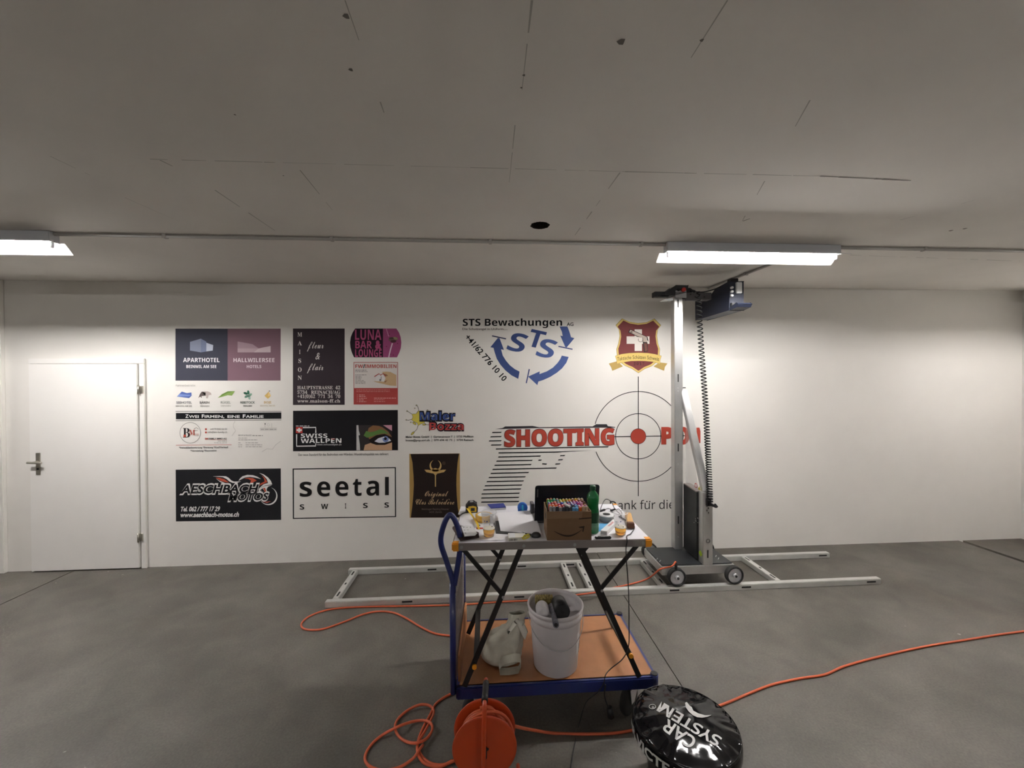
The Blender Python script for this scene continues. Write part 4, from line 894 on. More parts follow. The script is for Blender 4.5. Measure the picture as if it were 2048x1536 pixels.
# grey-white roller end
p = inb(1086, 1226, zi + .050); q = p + Vector((.003, .07, -.004))
wr = thing('white_paint_roller', p, 'rounded white paint roller at the front left of the bucket', 'paint roller')
R = (p - q).to_track_quat('Z', 'Y').to_matrix(); MB().lathe([(.0001, 0), (.033, .0), (.036, .015), (.036, .062), (.033, .074), (.022, .082), (.0001, .084)], q, 28, R).build('roller_sleeve', 'bucket', wr)
dn = (p - q).normalized()
for s in (-1, 1): MB().cyl(p + dn * .004 + Vector((.005 * s, 0, 0)), p + dn * .010 + Vector((.005 * s, 0, 0)), .003, 8).build('end_hole', 'slot', wr)
# black roller
p = inb(1125, 1224, zi + .062); q = p + Vector((.000, .125, -.018))
br_ = thing('black_foam_roller', p, 'large black foam roller leaning at the right side of the bucket', 'paint roller')
MB().cyl(q, p, .042, 30).build('roller_sleeve', 'black', br_, bevel=.006); dn = (p - q).normalized()
MB().cyl(p + dn * .001, p + dn * .003, .009, 14).build('core_hole', 'slot', br_)
# handle hanging over the rim
p = inb(1103, 1212, zi + .04); q = inb(1112, 1250, ZD + HB + .016)
hr_ = thing('roller_handle', q, 'worn grey roller handle sticking out over the front rim of the bucket', 'tool handle')
MB().tube([p, p.lerp(q, .25), p.lerp(q, .45), p.lerp(q, .8), q], [.017, .019, .013, .015, .016], 14).build('grip', 'handle', hr_); dn = (q - p).normalized()
MB().cyl(q, q + dn * .0015, .010, 14).build('hole', 'slot', hr_)
# crumpled bag
def bag():
    c = G(1010, 1315, ZD); c.z = ZD
    b = thing('cloth_bag', c, 'crumpled beige-grey bag with its pale rim folded over, lying left of the bucket', 'bag')
    rnd = random.Random(11); m = MB(); n, k = 36, 20; import mathutils.noise as NN
    sp = [(-.01, 0, .0, .07, .06), (-.012, .0, .008, .105, .085), (-.01, .005, .035, .118, .10), (-.004, .012, .075, .115, .095), (.008, .02, .112, .098, .08), (.026, .03, .145, .075, .058), (.045, .04, .175, .056, .042), (.06, .05, .20, .042, .026), (.07, .055, .222, .036, .014)]
    prof = catmull([Vector((a[0], a[1], a[2])) for a in sp], 3); rad = catmull([Vector((a[3], a[4], 0)) for a in sp], 3); vs = []
    for i, (pc, r) in enumerate(zip(prof, rad)):
        for j in range(n):
            a = 2 * pi * j / n; d = Vector((cos(a), sin(a), 0)); pt = Vector((pc.x + d.x * r.x, pc.y + d.y * r.y, pc.z))
            nz = NN.noise(Vector((pt.x * 14, pt.y * 14, pt.z * 9))) * .035 + abs(NN.noise(Vector((pt.x * 26 + 5, pt.y * 26, pt.z * 22)))) * .026
            f = min(1, i / 3); pt += d * nz * f; pt.z = max(0.001, pt.z + nz * .5 * f); vs.append(c + pt)
    K_ = len(prof); fs = [(i * n + j, i * n + (j + 1) % n, (i + 1) * n + (j + 1) % n, (i + 1) * n + j) for i in range(K_ - 1) for j in range(n)] + [tuple(reversed(range(n)))]
    m.add(vs, fs, 0, True); m.build('bag_body', 'bag', b)
    Yr_ = c.y + .02; r2 = MB()
    def rimstrip(pts, thick):
        P = [V(x, y, Yr_ - d) for x, y, d in pts]; r2.prism(P, (0, thick, 0))
    rimstrip([(1037, 1233, 0), (1047, 1244, .01), (1055, 1264, .02), (1050, 1278, .045), (1043, 1268, .05), (1035, 1249, .05), (1031, 1242, .03)], .012)
    rimstrip([(1037, 1233, 0), (1033, 1249, .05), (1022, 1263, .055), (1010, 1276, .05), (1014, 1260, .04), (1026, 1243, .02)], .012)
    r2.build('folded_rim', 'bagl', b, bevel=.003, smooth_all=True)
    f2 = MB(); o = V(1012, 1330, c.y - .105); w_ = []
    pts = [(-.05, .035), (-.03, .058), (.0, .066), (.035, .072), (.062, .066), (.066, .035), (.052, .006), (.0, .0), (-.048, .002)]
    for dy, k_ in ((-.028, 1), (.03, 1.1)): w_ += [c + Vector((.014 + x * k_, -.115 + dy, .002 + z * k_)) for x, z in pts]
    kq = len(pts); f2.add(w_, [(i, (i + 1) % kq, (i + 1) % kq + kq, i + kq) for i in range(kq)], 0, True); f2.build('open_fold', 'bag', b)
bag()

# ------------------------------------------------------------------ things on the table
ZS = ZT + .0003
def P(px, py, h=0.): p = G(px, py, ZS); p.z = ZS + h; return p
def sheet(name, pts, label, cat='paper', lift=0., m='paper', prints=None, curl=None, group=None, th=.0006):
    q = [P(x, y, lift) for x, y in pts]; c = sum(q, Vector()) / len(q)
    t = thing(name, c, label, cat, group); k = MB(); n = 14
    if len(q) == 4 and curl:
        vs = []
        for i in range(n + 1):
            for j in range(n + 1):
                u, v = i / n, j / n; p = q[0] * (1 - u) * (1 - v) + q[1] * u * (1 - v) + q[2] * u * v + q[3] * (1 - u) * v
                p.z += curl(u, v); vs.append(p)
        k.add(vs, [(i * (n + 1) + j, (i + 1) * (n + 1) + j, (i + 1) * (n + 1) + j + 1, i * (n + 1) + j + 1) for i in range(n) for j in range(n)], 0, True)
    else: k.prism(q, (0, 0, th))
    k.build('sheet', m, t)
    for pp, mm in prints or []: MB().prism([P(x, y, lift + th) for x, y in pp], (0, 0, .0002)).build('print', mm, t)
    return t
# laptop, screen towards the camera
lw = thing('laptop', P(1130, 1046), 'laptop seen from behind, its black lid standing up behind the marker box', 'laptop')
s0, s1 = P(1069, 1046), P(1195, 1043); ld = (s1 - s0).normalized(); ln = Vector((-ld.y, ld.x, 0)); LW_ = (s1 - s0).length
tilt = Vector((0, 0, .215)) - ln * .050
sc_ = MB(); o0 = s0 + Vector((0, 0, .012))
def rr(u, v): return o0 + ld * u + tilt * v
scr = [rr(0, 0), rr(LW_, 0), rr(LW_, .94), rr(LW_ - .004, .985), rr(LW_ - .014, 1), rr(.014, 1), rr(.004, .985), rr(0, .94)]
sc_.prism(scr, ln * .008); lid = sc_.build('lid', 'lid', lw)
MB().prism([rr(.010, .68) - ln * .0006, rr(.018, .68) - ln * .0006, rr(.018, .90) - ln * .0006, rr(.010, .90) - ln * .0006], ln * .0008).build('badge', 'lapgrey', lid)
LB = .225; bb = MB(); bb.prism([s0 + Vector((0, 0, .001)), s1 + Vector((0, 0, .001)), s1 + ln * LB + Vector((0, 0, .001)), s0 + ln * LB + Vector((0, 0, .001))], (0, 0, .014)); base = bb.build('base', 'lapgrey', lw, bevel=.003)
MB().prism([rr(.01, .05) + ln * .0086, rr(LW_ - .01, .05) + ln * .0086, rr(LW_ - .01, .96) + ln * .0086, rr(.01, .96) + ln * .0086], ln * .0006).build('screen', 'screen', lid)
MB().prism([s0 + ld * .02 + ln * .03 + Vector((0, 0, .015)), s1 - ld * .02 + ln * .03 + Vector((0, 0, .015)), s1 - ld * .02 + ln * .12 + Vector((0, 0, .015)), s0 + ld * .02 + ln * .12 + Vector((0, 0, .015))], (0, 0, .001)).build('keyboard', 'black', base)
# small grey box behind the laptop's left edge
a, b = P(1062, 1032), P(1071, 1032); gb = tag(MB().box((a + b) / 2 + Vector((-.002, .04, .035)), (.022, .07, .07)).build('grey_box', 'lapgrey', bevel=.003), 'small dark grey box standing left of the laptop screen', 'box')
# cardboard box of markers
bx = thing('cardboard_box', P(1138, 1060), 'open brown parcel box with a printed curved arrow, packed with colourful markers', 'box')
f0, f1 = P(1094, 1081), P(1183, 1080); cd = (f1 - f0).normalized(); cn = Vector((-cd.y, cd.x, 0)); CW = (f1 - f0).length; CH = .148; CDp = .165
CH = .147
def Cb(u, v, z): return f0 + cd * u + cn * v + Vector((0, 0, z))
for nm, a, b, n_ in (('front_wall', 0, 1, 0), ('back_wall', 0, 1, 1), ('left_wall', 0, 0, 0), ('right_wall', 1, 1, 0)):
    if nm in ('front_wall', 'back_wall'):
        v = 0 if n_ == 0 else CDp - .004; pr = [Cb(0, v, 0), Cb(CW, v, 0), Cb(CW, v, CH), Cb(0, v, CH)]; e = cn * .004
    else:
        u = 0 if a == 0 else CW - .004; pr = [Cb(u, .004, 0), Cb(u, CDp - .004, 0), Cb(u, CDp - .004, CH), Cb(u, .004, CH)]; e = cd * .004
    k = MB().prism(pr, e); wll = k.build(nm, 'card', bx)
    if nm == 'front_wall':
        sm = MB(); vs = []; n = 20
        for i in range(n + 1):
            t_ = i / n; u = .036 + t_ * .145; z = .052 - .038 * sin(pi * (t_ * .86 + .03)) + .016 * t_; wd_ = .0015 + .0075 * sin(pi * min(1, t_ * 1.02)) ** .8
            vs += [Cb(u, -.0006, z - wd_ / 2), Cb(u, -.0006, z + wd_ / 2)]
        sm.add(vs, [(2 * i, 2 * i + 2, 2 * i + 3, 2 * i + 1) for i in range(n)])
        sm.quad([Cb(.162, -.0006, .068), Cb(.193, -.0006, .073), Cb(.187, -.0006, .042), Cb(.181, -.0006, .045), Cb(.184, -.0006, .062), Cb(.168, -.0006, .063)])
        sm.build('curved_arrow_print', 'cardink', wll)
        MB().prism([Cb(0, -.0005, CH - .036), Cb(CW * .78, -.0005, CH - .034), Cb(CW * .80, -.0005, CH - .002), Cb(0, -.0005, CH - .002)], cn * -.0003).build('packing_tape', 'tape', wll)
        MB().prism([Cb(CW * .72, -.0004, CH - .040), Cb(CW, -.0004, CH - .036), Cb(CW, -.0004, CH - .030), Cb(CW * .72, -.0004, CH - .034)], cn * -.0003).build('torn_print', 'cardink', wll)
    if nm == 'left_wall':
        MB().prism([Cb(-.0005, .05, CH * .62), Cb(-.0005, .08, CH * .62), Cb(-.0005, .08, CH * .82), Cb(-.0005, .05, CH * .82)], cd * -.0004).build('hand_hole', 'slot', wll)
MB().prism([Cb(.004, .004, .001), Cb(CW - .004, .004, .001), Cb(CW - .004, CDp - .004, .001), Cb(.004, CDp - .004, .001)], (0, 0, .003)).build('bottom', 'card', bx)
MB().prism([Cb(0, 0, CH), Cb(CW, 0, CH), Cb(CW, .004, CH), Cb(0, .004, CH)], (0, 0, .0006)).build('cut_rim', 'cardl', bx)
MB().prism([Cb(0, 0, CH), Cb(0, CDp, CH), Cb(.004, CDp, CH), Cb(.004, 0, CH)], (0, 0, .0006)).build('cut_rim', 'cardl', bx)
PAL = {'orange': (.75, .16, .02), 'red': (.62, .03, .03), 'yellow': (.8, .58, .05), 'lime green': (.35, .55, .05), 'green': (.03, .35, .10), 'teal': (.03, .33, .33), 'light blue': (.15, .42, .7), 'blue': (.03, .08, .5), 'violet': (.22, .06, .42), 'magenta': (.6, .04, .28), 'pink': (.75, .3, .42), 'grey': (.3, .31, .33), 'dark grey': (.07, .075, .09), 'brown': (.2, .08, .04), 'beige': (.62, .45, .3)}
for k, v in PAL.items(): M['cap_' + k] = mat('marker_cap_' + k.replace(' ', '_'), v, .35)
ORD = ('first', 'second', 'third', 'fourth', 'fifth', 'sixth', 'seventh', 'eighth', 'ninth', 'tenth', 'eleventh', 'twelfth')
zones = [['grey', 'dark grey', 'dark grey', 'grey', 'light blue', 'beige'], ['orange', 'orange', 'red', 'grey', 'dark grey', 'light blue', 'pink', 'grey'], ['orange', 'red', 'violet', 'light blue', 'blue', 'pink', 'grey', 'magenta'], ['violet', 'orange', 'red', 'pink', 'blue', 'magenta', 'grey'], ['blue', 'red', 'pink', 'blue', 'teal', 'violet', 'magenta', 'dark grey'], ['lime green', 'green', 'teal', 'grey', 'violet', 'magenta', 'pink'], ['green', 'lime green', 'yellow', 'orange', 'red', 'pink', 'brown'], ['green', 'teal', 'lime green', 'yellow', 'orange', 'brown', 'beige'], ['orange', 'green', 'lime green', 'yellow', 'orange', 'yellow', 'beige']]
nu, nv = 12, 9; rnd = random.Random(5); protos = {}
def make_marker(col):
    k = MB(); s_ = .0150; h = .150; k.box((0, 0, h / 2 - .02), (s_ * .9, s_ * .9, h - .04)); b = k
    t = thing('marker', (0, 0, 0), 'x', 'marker', 'markers packed in the parcel box')
    b.build('barrel', 'white', t, bevel=.002); MB().box((0, 0, h - .022), (s_, s_, .040)).build('cap', 'cap_' + col, t, bevel=.003)
    MB().box((0, 0, h - .0019), (s_ * .36, s_ * .36, .0006)).build('cap_label', 'white', t)
    return t
for v in range(nv):
    for u in range(nu):
        z_ = zones[v]; col = z_[min(len(z_) - 1, int(u / nu * len(z_) + rnd.uniform(-.6, .9)))] if rnd.random() < .8 else rnd.choice(list(PAL))
        if col not in protos: protos[col] = o = make_marker(col)
        else:
            src = protos[col]; o = src.copy(); COL.objects.link(o)
            for ch_ in src.children:
                c2 = ch_.copy(); COL.objects.link(c2); c2.parent = o
        o.location = Cb(.0125 + (u + .5) * (CW - .025) / nu, .0075 + (v + .5) * (CDp - .015) / nv, .016 + rnd.uniform(-.0, .008)); o.rotation_euler = (0, 0, ba)
        o['label'] = '%s capped marker, %s from the left in the %s row from the box front' % (col, ORD[u], ORD[v])
w0 = Cb(.095, .012, .168); lm = thing('white_marker', w0, 'white pen lying across the markers at the front of the parcel box', 'pen')
MB().cyl(w0 + Vector((.0, .028, .008)), w0 + Vector((.022, -.010, .004)), .0055, 12).build('barrel', 'white', lm)
# green bottle
gb0 = P(1186, 1065); gbt = thing('soda_bottle', gb0, 'green plastic soda bottle with a dark cap, right of the parcel box', 'bottle')
pr = [(.0001, .002), (.024, .0), (.030, .006), (.031, .02), (.0305, .06), (.0315, .075), (.0315, .12), (.030, .135), (.028, .15), (.031, .168), (.0325, .185), (.030, .20), (.022, .215), (.013, .225), (.0125, .232)]
MB().lathe(pr, gb0, 32).build('bottle_body', 'bottle', gbt); MB().lathe([(.0145, .229), (.0155, .232), (.0155, .25), (.014, .253), (.0001, .253)], gb0, 24).build('cap', 'greencap', gbt)
MB().lathe([(.0320, .06), (.0322, .062), (.0322, .112), (.0320, .114)], gb0, 32).build('bottle_label', 'bottlelabel', gbt)
# beer cups
def cup(px, py, label, rt, rb, h, hb):
    c = P(px, py); t = thing('beer_cup', c, label, 'plastic cup', 'clear plastic beer cups')
    MB().lathe([(.0001, .0015), (rb - .002, .0012), (rb, .003), (rt - .0005, h - .006), (rt + .002, h - .004), (rt + .002, h)], c, 40).build('cup_wall', 'cup', t)
    f = hb / h; rm = rb + (rt - rb) * f - .0012
    MB().lathe([(.0001, .004), (rb - .0015, .004), (rm, hb - .003), (.0001, hb - .003)], c, 36).build('beer', 'beer', t)
    MB().tube([c + Vector((rt * cos(a), rt * sin(a), h)) for a in [i * 2 * pi / 40 for i in range(40)]], .0014, 6, True).build('rolled_rim', 'rim', t)
    MB().lathe([(rm - .0045, hb - .0025), (rm, hb - .0025), (rm, hb + .0005), (rm - .0045, hb + .0005)], c, 36).build('foam_ring', 'foam', t)
    rnd = random.Random(px)
    for i in range(7):
        a = radians(-150 + i * 22); z = h * (.42 + rnd.random() * .35); r = rb + (rt - rb) * z / h + .0006; m = MB(); hw = .03 + .07 * rnd.random(); hz = .0015 + .003 * rnd.random()
        m.quad([c + Vector((r * cos(a + s * hw), r * sin(a + s * hw), z + t_ * hz)) for s, t_ in ((-1, -1), (1, -1), (1, 1), (-1, 1))]); m.build('printed_mark', 'navyp' if i < 3 else 'lapgrey', t)
cup(978, 1073, 'clear plastic cup a third full of amber beer at the left of the table', .0405, .0275, .130, .046)
cup(1241, 1069, 'clear plastic cup with yellow beer near the right corner of the table', .0375, .0270, .118, .042)
# papers on the left half
sheet('paper_sheet', [(916, 1029), (922, 1013), (968, 1013), (964, 1030)], 'white sheet at the far left corner under the tape measure', lift=.0004, group='papers on the table')
sheet('paper_sheet', [(921, 1052), (926, 1031), (948, 1031), (946, 1052)], 'white sheet under the roll of masking tape', lift=.0004, group='papers on the table')
sheet('paper_sheet', [(918, 1083), (928, 1056), (1017, 1056), (1017, 1080)], 'large white sheet under the left beer cup', lift=.0011, group='papers on the table')
sheet('white_card', [(953, 1059), (945, 1043), (985, 1043), (987, 1059)], 'white card with a dark red lower edge behind the left beer cup', 'card', lift=.0019, prints=[([(953.5, 1059), (952, 1056), (987, 1056), (987, 1059)], 'red'), ([(957, 1053), (955, 1050), (960, 1050), (961, 1053)], 'paperink')])
sheet('black_folder', [(992, 1068), (986, 1043), (1062, 1046), (1062, 1072)], 'flat black folder under the big curled paper', 'folder', lift=.0019, m='black', th=.003)
sheet('big_paper', [(1001, 1064), (993, 1032), (1066, 1022), (1083, 1071)], 'large printed white paper with a curled corner in front of the laptop', lift=.0056, curl=lambda u, v: .016 * (1 - v) ** 2 * u + .007 * sin(u * pi) + .010 * max(0, u - .6) * v, group='papers on the table')
sheet('paper_sheet', [(1195, 1072), (1215, 1050), (1254, 1048), (1240, 1066)], 'white sheet under the right beer cup', lift=.0004, group='papers on the table')
sheet('blue_card', [(1197, 1064), (1199, 1047), (1222, 1047), (1212, 1059)], 'light blue card sticking out right of the green bottle', 'card', lift=.0012, m='lblue')
# tape measure
c = P(943, 1026); tmz = thing('tape_measure', c, 'black and yellow tape measure standing on the far left of the table', 'tape measure')
A_ = [(-.034, 0), (.034, 0), (.036, .03), (.030, .052), (.012, .062), (-.018, .060), (-.034, .042)]
MB().prism([c + Vector((x, -.0, z + .001)) for x, z in A_], (0, .040, 0)).build('case', 'black', tmz, bevel=.004)
MB().prism([c + Vector((x, -.0012, z)) for x, z in ((-.020, .006), (.031, .006), (.031, .038), (.010, .044), (-.020, .040))], (0, .002, 0)).build('front_plate', 'yellow', tmz); MB().box(c + Vector((.008, -.0015, .022)), (.024, .002, .018)).build('badge', 'black', tmz)
MB().cyl(c + Vector((.0, .02, .061)), c + Vector((.0, .02, .067)), .011, 16).build('lock_button', 'silver', tmz)
bl = catmull([c + Vector((-.026, -.002, .030)), c + Vector((-.02, -.03, .032)), P(953, 1049, .014), P(958, 1060, .004)], 6); m = MB(); vs = []
for p in bl: vs += [p + Vector((-.006, 0, 0)), p + Vector((.006, 0, 0))]
m.add(vs, [(2 * i, 2 * i + 1, 2 * i + 3, 2 * i + 2) for i in range(len(bl) - 1)]); m.build('measuring_blade', 'yellow', tmz)
MB().tube(catmull([c + Vector((-.032, .02, .040)), P(933, 1027, .012), P(925, 1029, .006), P(919, 1033, .004)], 6), .0035, 8).build('wrist_strap', 'black', tmz)
# roll of masking tape
c = P(968, 1041); mk = thing('masking_tape', c, 'roll of orange-yellow masking tape lying behind the left beer cup', 'tape roll')
R0 = .050; MB().lathe([(R0 - .013, 0.001), (R0, .001), (R0, .036), (R0 - .013, .036), (R0 - .013, .001)], c, 40).build('tape', 'mask', mk); MB().lathe([(R0 - .0135, .0005), (R0 - .0131, .0005), (R0 - .0131, .0366), (R0 - .016, .0366), (R0 - .016, .0005)], c, 40).build('core', 'white', mk)
# white tape roll standing by the cup
c = P(985, 1046); wrl = thing('small_white_roll', c, 'small white roll standing between the masking tape and the left cup', 'roll')
MB().lathe([(.008, .002), (.0145, .002), (.0145, .046), (.008, .046), (.008, .002)], c, 24).build('roll', 'white', wrl)
# leather pouch with gridded card
pc = [P(908, 1058), P(921, 1084), P(960, 1078), P(948, 1056)]
pch = thing('leather_pouch', sum(pc, Vector()) / 4, 'dark brown leather pouch hanging over the left table edge', 'pouch'); k = MB()
k.prism([V(905, 1057, pc[0].y), V(921, 1083, pc[1].y), V(925, 1082, pc[1].y), V(958, 1075, pc[2].y), V(957, 1068, pc[2].y + .02), V(918, 1052, pc[0].y + .02)], (0, .02, .0)); k.build('pouch_body', 'leather', pch, bevel=.004)
gcd = thing('gridded_card', P(940, 1064, .02), 'white card with rows of small dark marks lying on the leather pouch', 'card'); q = [V(922, 1052, pc[0].y + .03), V(929, 1073, pc[1].y - .008), V(950, 1071, pc[2].y - .008), V(954, 1067, pc[2].y), V(945, 1052, pc[0].y + .03)]
MB().prism(q, (0, -.002, .003)).build('card', 'white', gcd, bevel=.001)
for i in range(3):
    for j in range(3):
        u, v = .18 + i * .3, .2 + j * .28; p = (q[0] * (1 - u) + q[4] * u) * (1 - v) + (q[1] * (1 - u) + q[2] * u) * v + Vector((0, -.0025, .0035)); MB().box(p, (.005, .003, .003)).build('printed_mark', 'paperink', gcd)
# navy box, blue tape dispenser
q = [P(980, 1021), P(975, 1013), P(1007, 1011), P(1012, 1019)]; nb = thing('navy_box', q[0], 'flat white box with a navy blue lid at the back of the table', 'box')
MB().prism(q, (0, 0, .012)).build('box_body', 'white', nb); MB().prism([p + Vector((0, 0, .012)) + (Vector((.006, .0, 0)) if i in (0,) else Vector()) for i, p in enumerate(q)], (0, 0, .004)).build('lid', 'navyp', nb)
c = P(1045, 1023, .026); dsp = thing('tape_dispenser', c, 'round blue adhesive tape dispenser standing behind the big paper', 'tape dispenser')
MB().cyl(c + Vector((0, .012, 0)), c + Vector((0, -.012, 0)), .031, 30).build('wheel', 'bluep', dsp, bevel=.003); MB().box(c + Vector((0, -.0125, .002)), (.010, .003, .034)).build('stripe', 'cyan', dsp, bevel=.001); MB().box(c + Vector((0, 0, -.018)), (.058, .028, .016)).build('foot', 'bluep', dsp, bevel=.004)
# carton with barcode and ribbon, black mouse with cable
q = [P(1017, 1083), P(1016, 1073), P(1050, 1073), P(1052, 1081)]; ct = thing('small_carton', q[0], 'small pale carton with a barcode at the front edge of the table', 'box')
MB().prism(q, (0, 0, .018)).build('carton', 'bagl', ct); f = q[0] + Vector((.003, -.0012, .004)); dd = (q[3] - q[0])
for i in range(9): p = f + dd * (.02 + i * .05 + .015 * (i % 3)); MB().box(p + Vector((0, 0, .004)), (.0022 + .0012 * (i % 2), .001, .009)).build('barcode_bar', 'paperink', ct)
MB().prism([q[0] + Vector((.004, .0, .018)), q[3] - dd * .6 + Vector((0, 0, .018)), q[2] - (q[2] - q[1]) * .6 + Vector((0, 0, .018)), q[1] + Vector((.004, 0, .018))], (0, 0, .0006)).build('white_label', 'white', ct)
rbn = MB()
for k_ in range(4):
    a = q[3] + Vector((-.018 + k_ * .006, -.004 + .004 * k_, .016)); rbn.tube(catmull([a, a + Vector((.012, .004, .012)), a + Vector((.020, 0, .002)), a + Vector((.004, -.006, -.006)), a + Vector((-.004, 0, .004))], 5), .0022, 6)
rb2 = tag(rbn.build('yellow_ribbon', 'warn'), 'knot of yellow ribbon at the right end of the barcode carton', 'ribbon')
c = P(1072, 1074); mo = thing('computer_mouse', c, 'black computer mouse left of the parcel box', 'mouse')
k = MB(); k.lathe([(.0001, .0005), (.9, .0005), (1, .008), (.9, .02), (.6, .029), (.25, .0325), (.0001, .033)], (0, 0, 0), 24)
k.v = [c + Vector((v.x * .026, v.y * .018, v.z * .8)) for v in k.v]; k.build('mouse_body', 'black', mo)
MB().tube(catmull([c + Vector((-.024, 0, .012)), P(1060, 1071, .006), P(1052, 1069, .005), P(1043, 1066, .004)], 6), .0028, 8).build('mouse_cable', 'black', mo)
# label spool and cables, carton, brush, knife on the right half
c = P(1213, 1041); sp = thing('white_spool', c, 'round white and grey reel with a black centre behind the right cup', 'spool')
MB().lathe([(.0001, .001), (.040, .001), (.042, .004), (.042, .030), (.0001, .030)], c, 40).build('spool_body', 'silver', sp); MB().lathe([(.0001, .0302), (.046, .0302), (.047, .034), (.045, .037), (.0001, .037)], c, 40).build('top_disc', 'white', sp)
MB().lathe([(.0001, .0372), (.021, .0372), (.021, .0382), (.0001, .0382)], c, 28).build('hub', 'slot', sp)
kb = thing('black_cable_tangle', P(1222, 1022), 'loops of thin black cable lying at the back right of the table', 'cable')
MB().tube(catmull([P(1199, 1032, .006), P(1203, 1022, .03), P(1211, 1016, .055), P(1222, 1019, .05), P(1230, 1025, .02), P(1240, 1030, .006), P(1246, 1040, .004)], 6), .0022, 8).build('cable', 'black', kb)
MB().tube(catmull([P(1205, 1024, .006), P(1216, 1021, .012), P(1228, 1024, .01), P(1238, 1020, .006), P(1244, 1029, .004), P(1238, 1036, .006)], 6), .0022, 8).build('cable', 'black', kb)
for x, y in ((1205, 1024), (1226, 1023)): MB().bar(P(x - 5, y + 1, .008), P(x + 5, y - 1, .012), .012, .010).build('cable_plug', 'black', kb, bevel=.002)
q = [P(1201, 1069), P(1214, 1071), P(1236, 1049), P(1226, 1046)]; wc = thing('long_white_carton', q[0], 'long white carton with red lettering lying between the bottle and the right cup', 'box')
MB().prism(q, (0, 0, .022)).build('carton', 'white', wc)
def cq(u, v): return (q[0] * (1 - u) + q[3] * u) * (1 - v) + (q[1] * (1 - u) + q[2] * u) * v + Vector((0, 0, .0222))
for i in range(5): MB().prism([cq(.42 + i * .08, .3), cq(.46 + i * .08, .3), cq(.48 + i * .08, .62 + .1 * (i % 2)), cq(.44 + i * .08, .62)], (0, 0, .0003)).build('red_print', 'red', wc)
MB().prism([q[0] + Vector((.001, -.0008, .004)), q[1] + Vector((-.002, -.0008, .004)), q[1] + Vector((-.002, -.0008, .018)), q[0] + Vector((.001, -.0008, .018))], (0, -.0004, 0)).build('end_print', 'silver', wc)
p0, p1 = P(1257, 1058), P(1252, 1034); wb = thing('wood_block_brush', p0, 'pale wooden brush with a brown end at the right edge of the table', 'brush')
dv = (p1 - p0).normalized(); MB().bar(p0 + Vector((.012, 0, .014)) + dv * .03, p0 + Vector((.012, 0, .016)) + dv * .20, .036, .024).build('wooden_handle', 'woodl', wb, bevel=.004); MB().bar(p0 + Vector((.014, 0, .016)), p0 + Vector((.012, 0, .016)) + dv * .03, .038, .030).build('bristles', 'bristle', wb, bevel=.002)
p0, p1 = P(1190, 1078), P(1222, 1077); kn = thing('utility_knife', p0, 'black and silver utility knife at the front edge of the table', 'knife')
MB().bar(p0 + Vector((0, 0, .007)), p1 + Vector((0, 0, .006)), .018, .011).build('handle', 'black', kn, bevel=.003); MB().bar(p0.lerp(p1, .35) + Vector((0, 0, .013)), p0.lerp(p1, .85) + Vector((0, 0, .012)), .010, .003).build('slider_plate', 'silver', kn, bevel=.001); MB().bar(p0 + Vector((.004, 0, .0125)), p0 + Vector((.014, 0, .0125)), .010, .004).build('end_clip', 'white', kn)

# ------------------------------------------------------------------ cables on the floor
def F(px, py, h=.0068): p = G(px, py, h); return p
oc = [SOCK + Vector((.0, .0, .0)), SOCK + Vector((-.012, -.012, .012)), SOCK + Vector((-.045, -.025, -.015)), V(1328, 1136, yF - .015), V(1318, 1140, yF - .03)]
oc += [F(1296, 1157, .03), F(1262, 1168), F(1225, 1176), F(1196, 1184, .056), F(1168, 1188, .058), F(1110, 1195, .058), F(1060, 1201, .04), F(1000, 1204), F(930, 1209), F(860, 1211.5), F(800, 1212.5), F(740, 1213.5), F(690, 1215.5), F(650, 1221), F(618, 1233), F(603, 1247), F(607, 1257), F(625, 1260), F(650, 1257), F(690, 1243), F(725, 1229), F(755, 1223), F(785, 1225), F(810, 1235), F(840, 1253), F(870, 1267), F(905, 1272.5), F(935, 1280), F(935, 1305), F(912, 1318), F(903, 1330), F(910, 1345), F(935, 1357), F(940, 1370), F(908, 1385), F(885, 1397), F(870, 1410), F(860, 1430), F(850, 1448), F(840, 1470), F(835, 1490), F(842, 1510), F(860, 1526), F(885, 1530), F(912, 1520)]
tag(MB().tube(catmull(oc, 5), .0068, 8).build('extension_cord', 'orange'), 'orange cord from the printing machine, looping left over the floor to the reel', 'cord')
lp2 = [F(905, 1521, .007), F(880, 1533, .0065), F(850, 1527, .0065), F(836, 1508, .02), F(836, 1486, .022), F(850, 1462, .022), F(861, 1441, .02), F(867, 1428, .014), F(866, 1417, .02), F(855, 1410, .022), F(838, 1410, .02), F(815, 1421, .01), F(796, 1438, .01), F(790, 1455, .02), F(797, 1472, .01), F(812, 1483, .01), F(832, 1486, .034), F(852, 1478, .02), F(864, 1461, .02), F(862, 1447, .034), F(848, 1441, .02), F(826, 1443, .01), F(797, 1453, .034), F(765, 1470, .01), F(742, 1490), F(730, 1513), F(736, 1530), F(760, 1540), F(795, 1536), F(825, 1518, .012), F(838, 1500, .036), F(846, 1490, .02)]
tag(MB().tube(catmull(lp2, 5), .0068, 8).build('coiled_cord', 'orange'), 'loose loops of dull orange cord on the floor left of the reel', 'cord')
rc2 = [F(1030, 1452, .05), F(1060, 1460), F(1110, 1466), F(1180, 1468), F(1240, 1465), F(1300, 1452), F(1370, 1432), F(1445, 1409), F(1500, 1386), F(1545, 1369), F(1600, 1357), F(1650, 1349), F(1690, 1332), F(1760, 1313), F(1850, 1293), F(1930, 1280), F(2000, 1269), F(2080, 1258), F(2200, 1240), Vector((4.6, 2.95, .0068)), Vector((5.4, 3.15, .0068)), Vector((6.0, 3.1, .0068))]
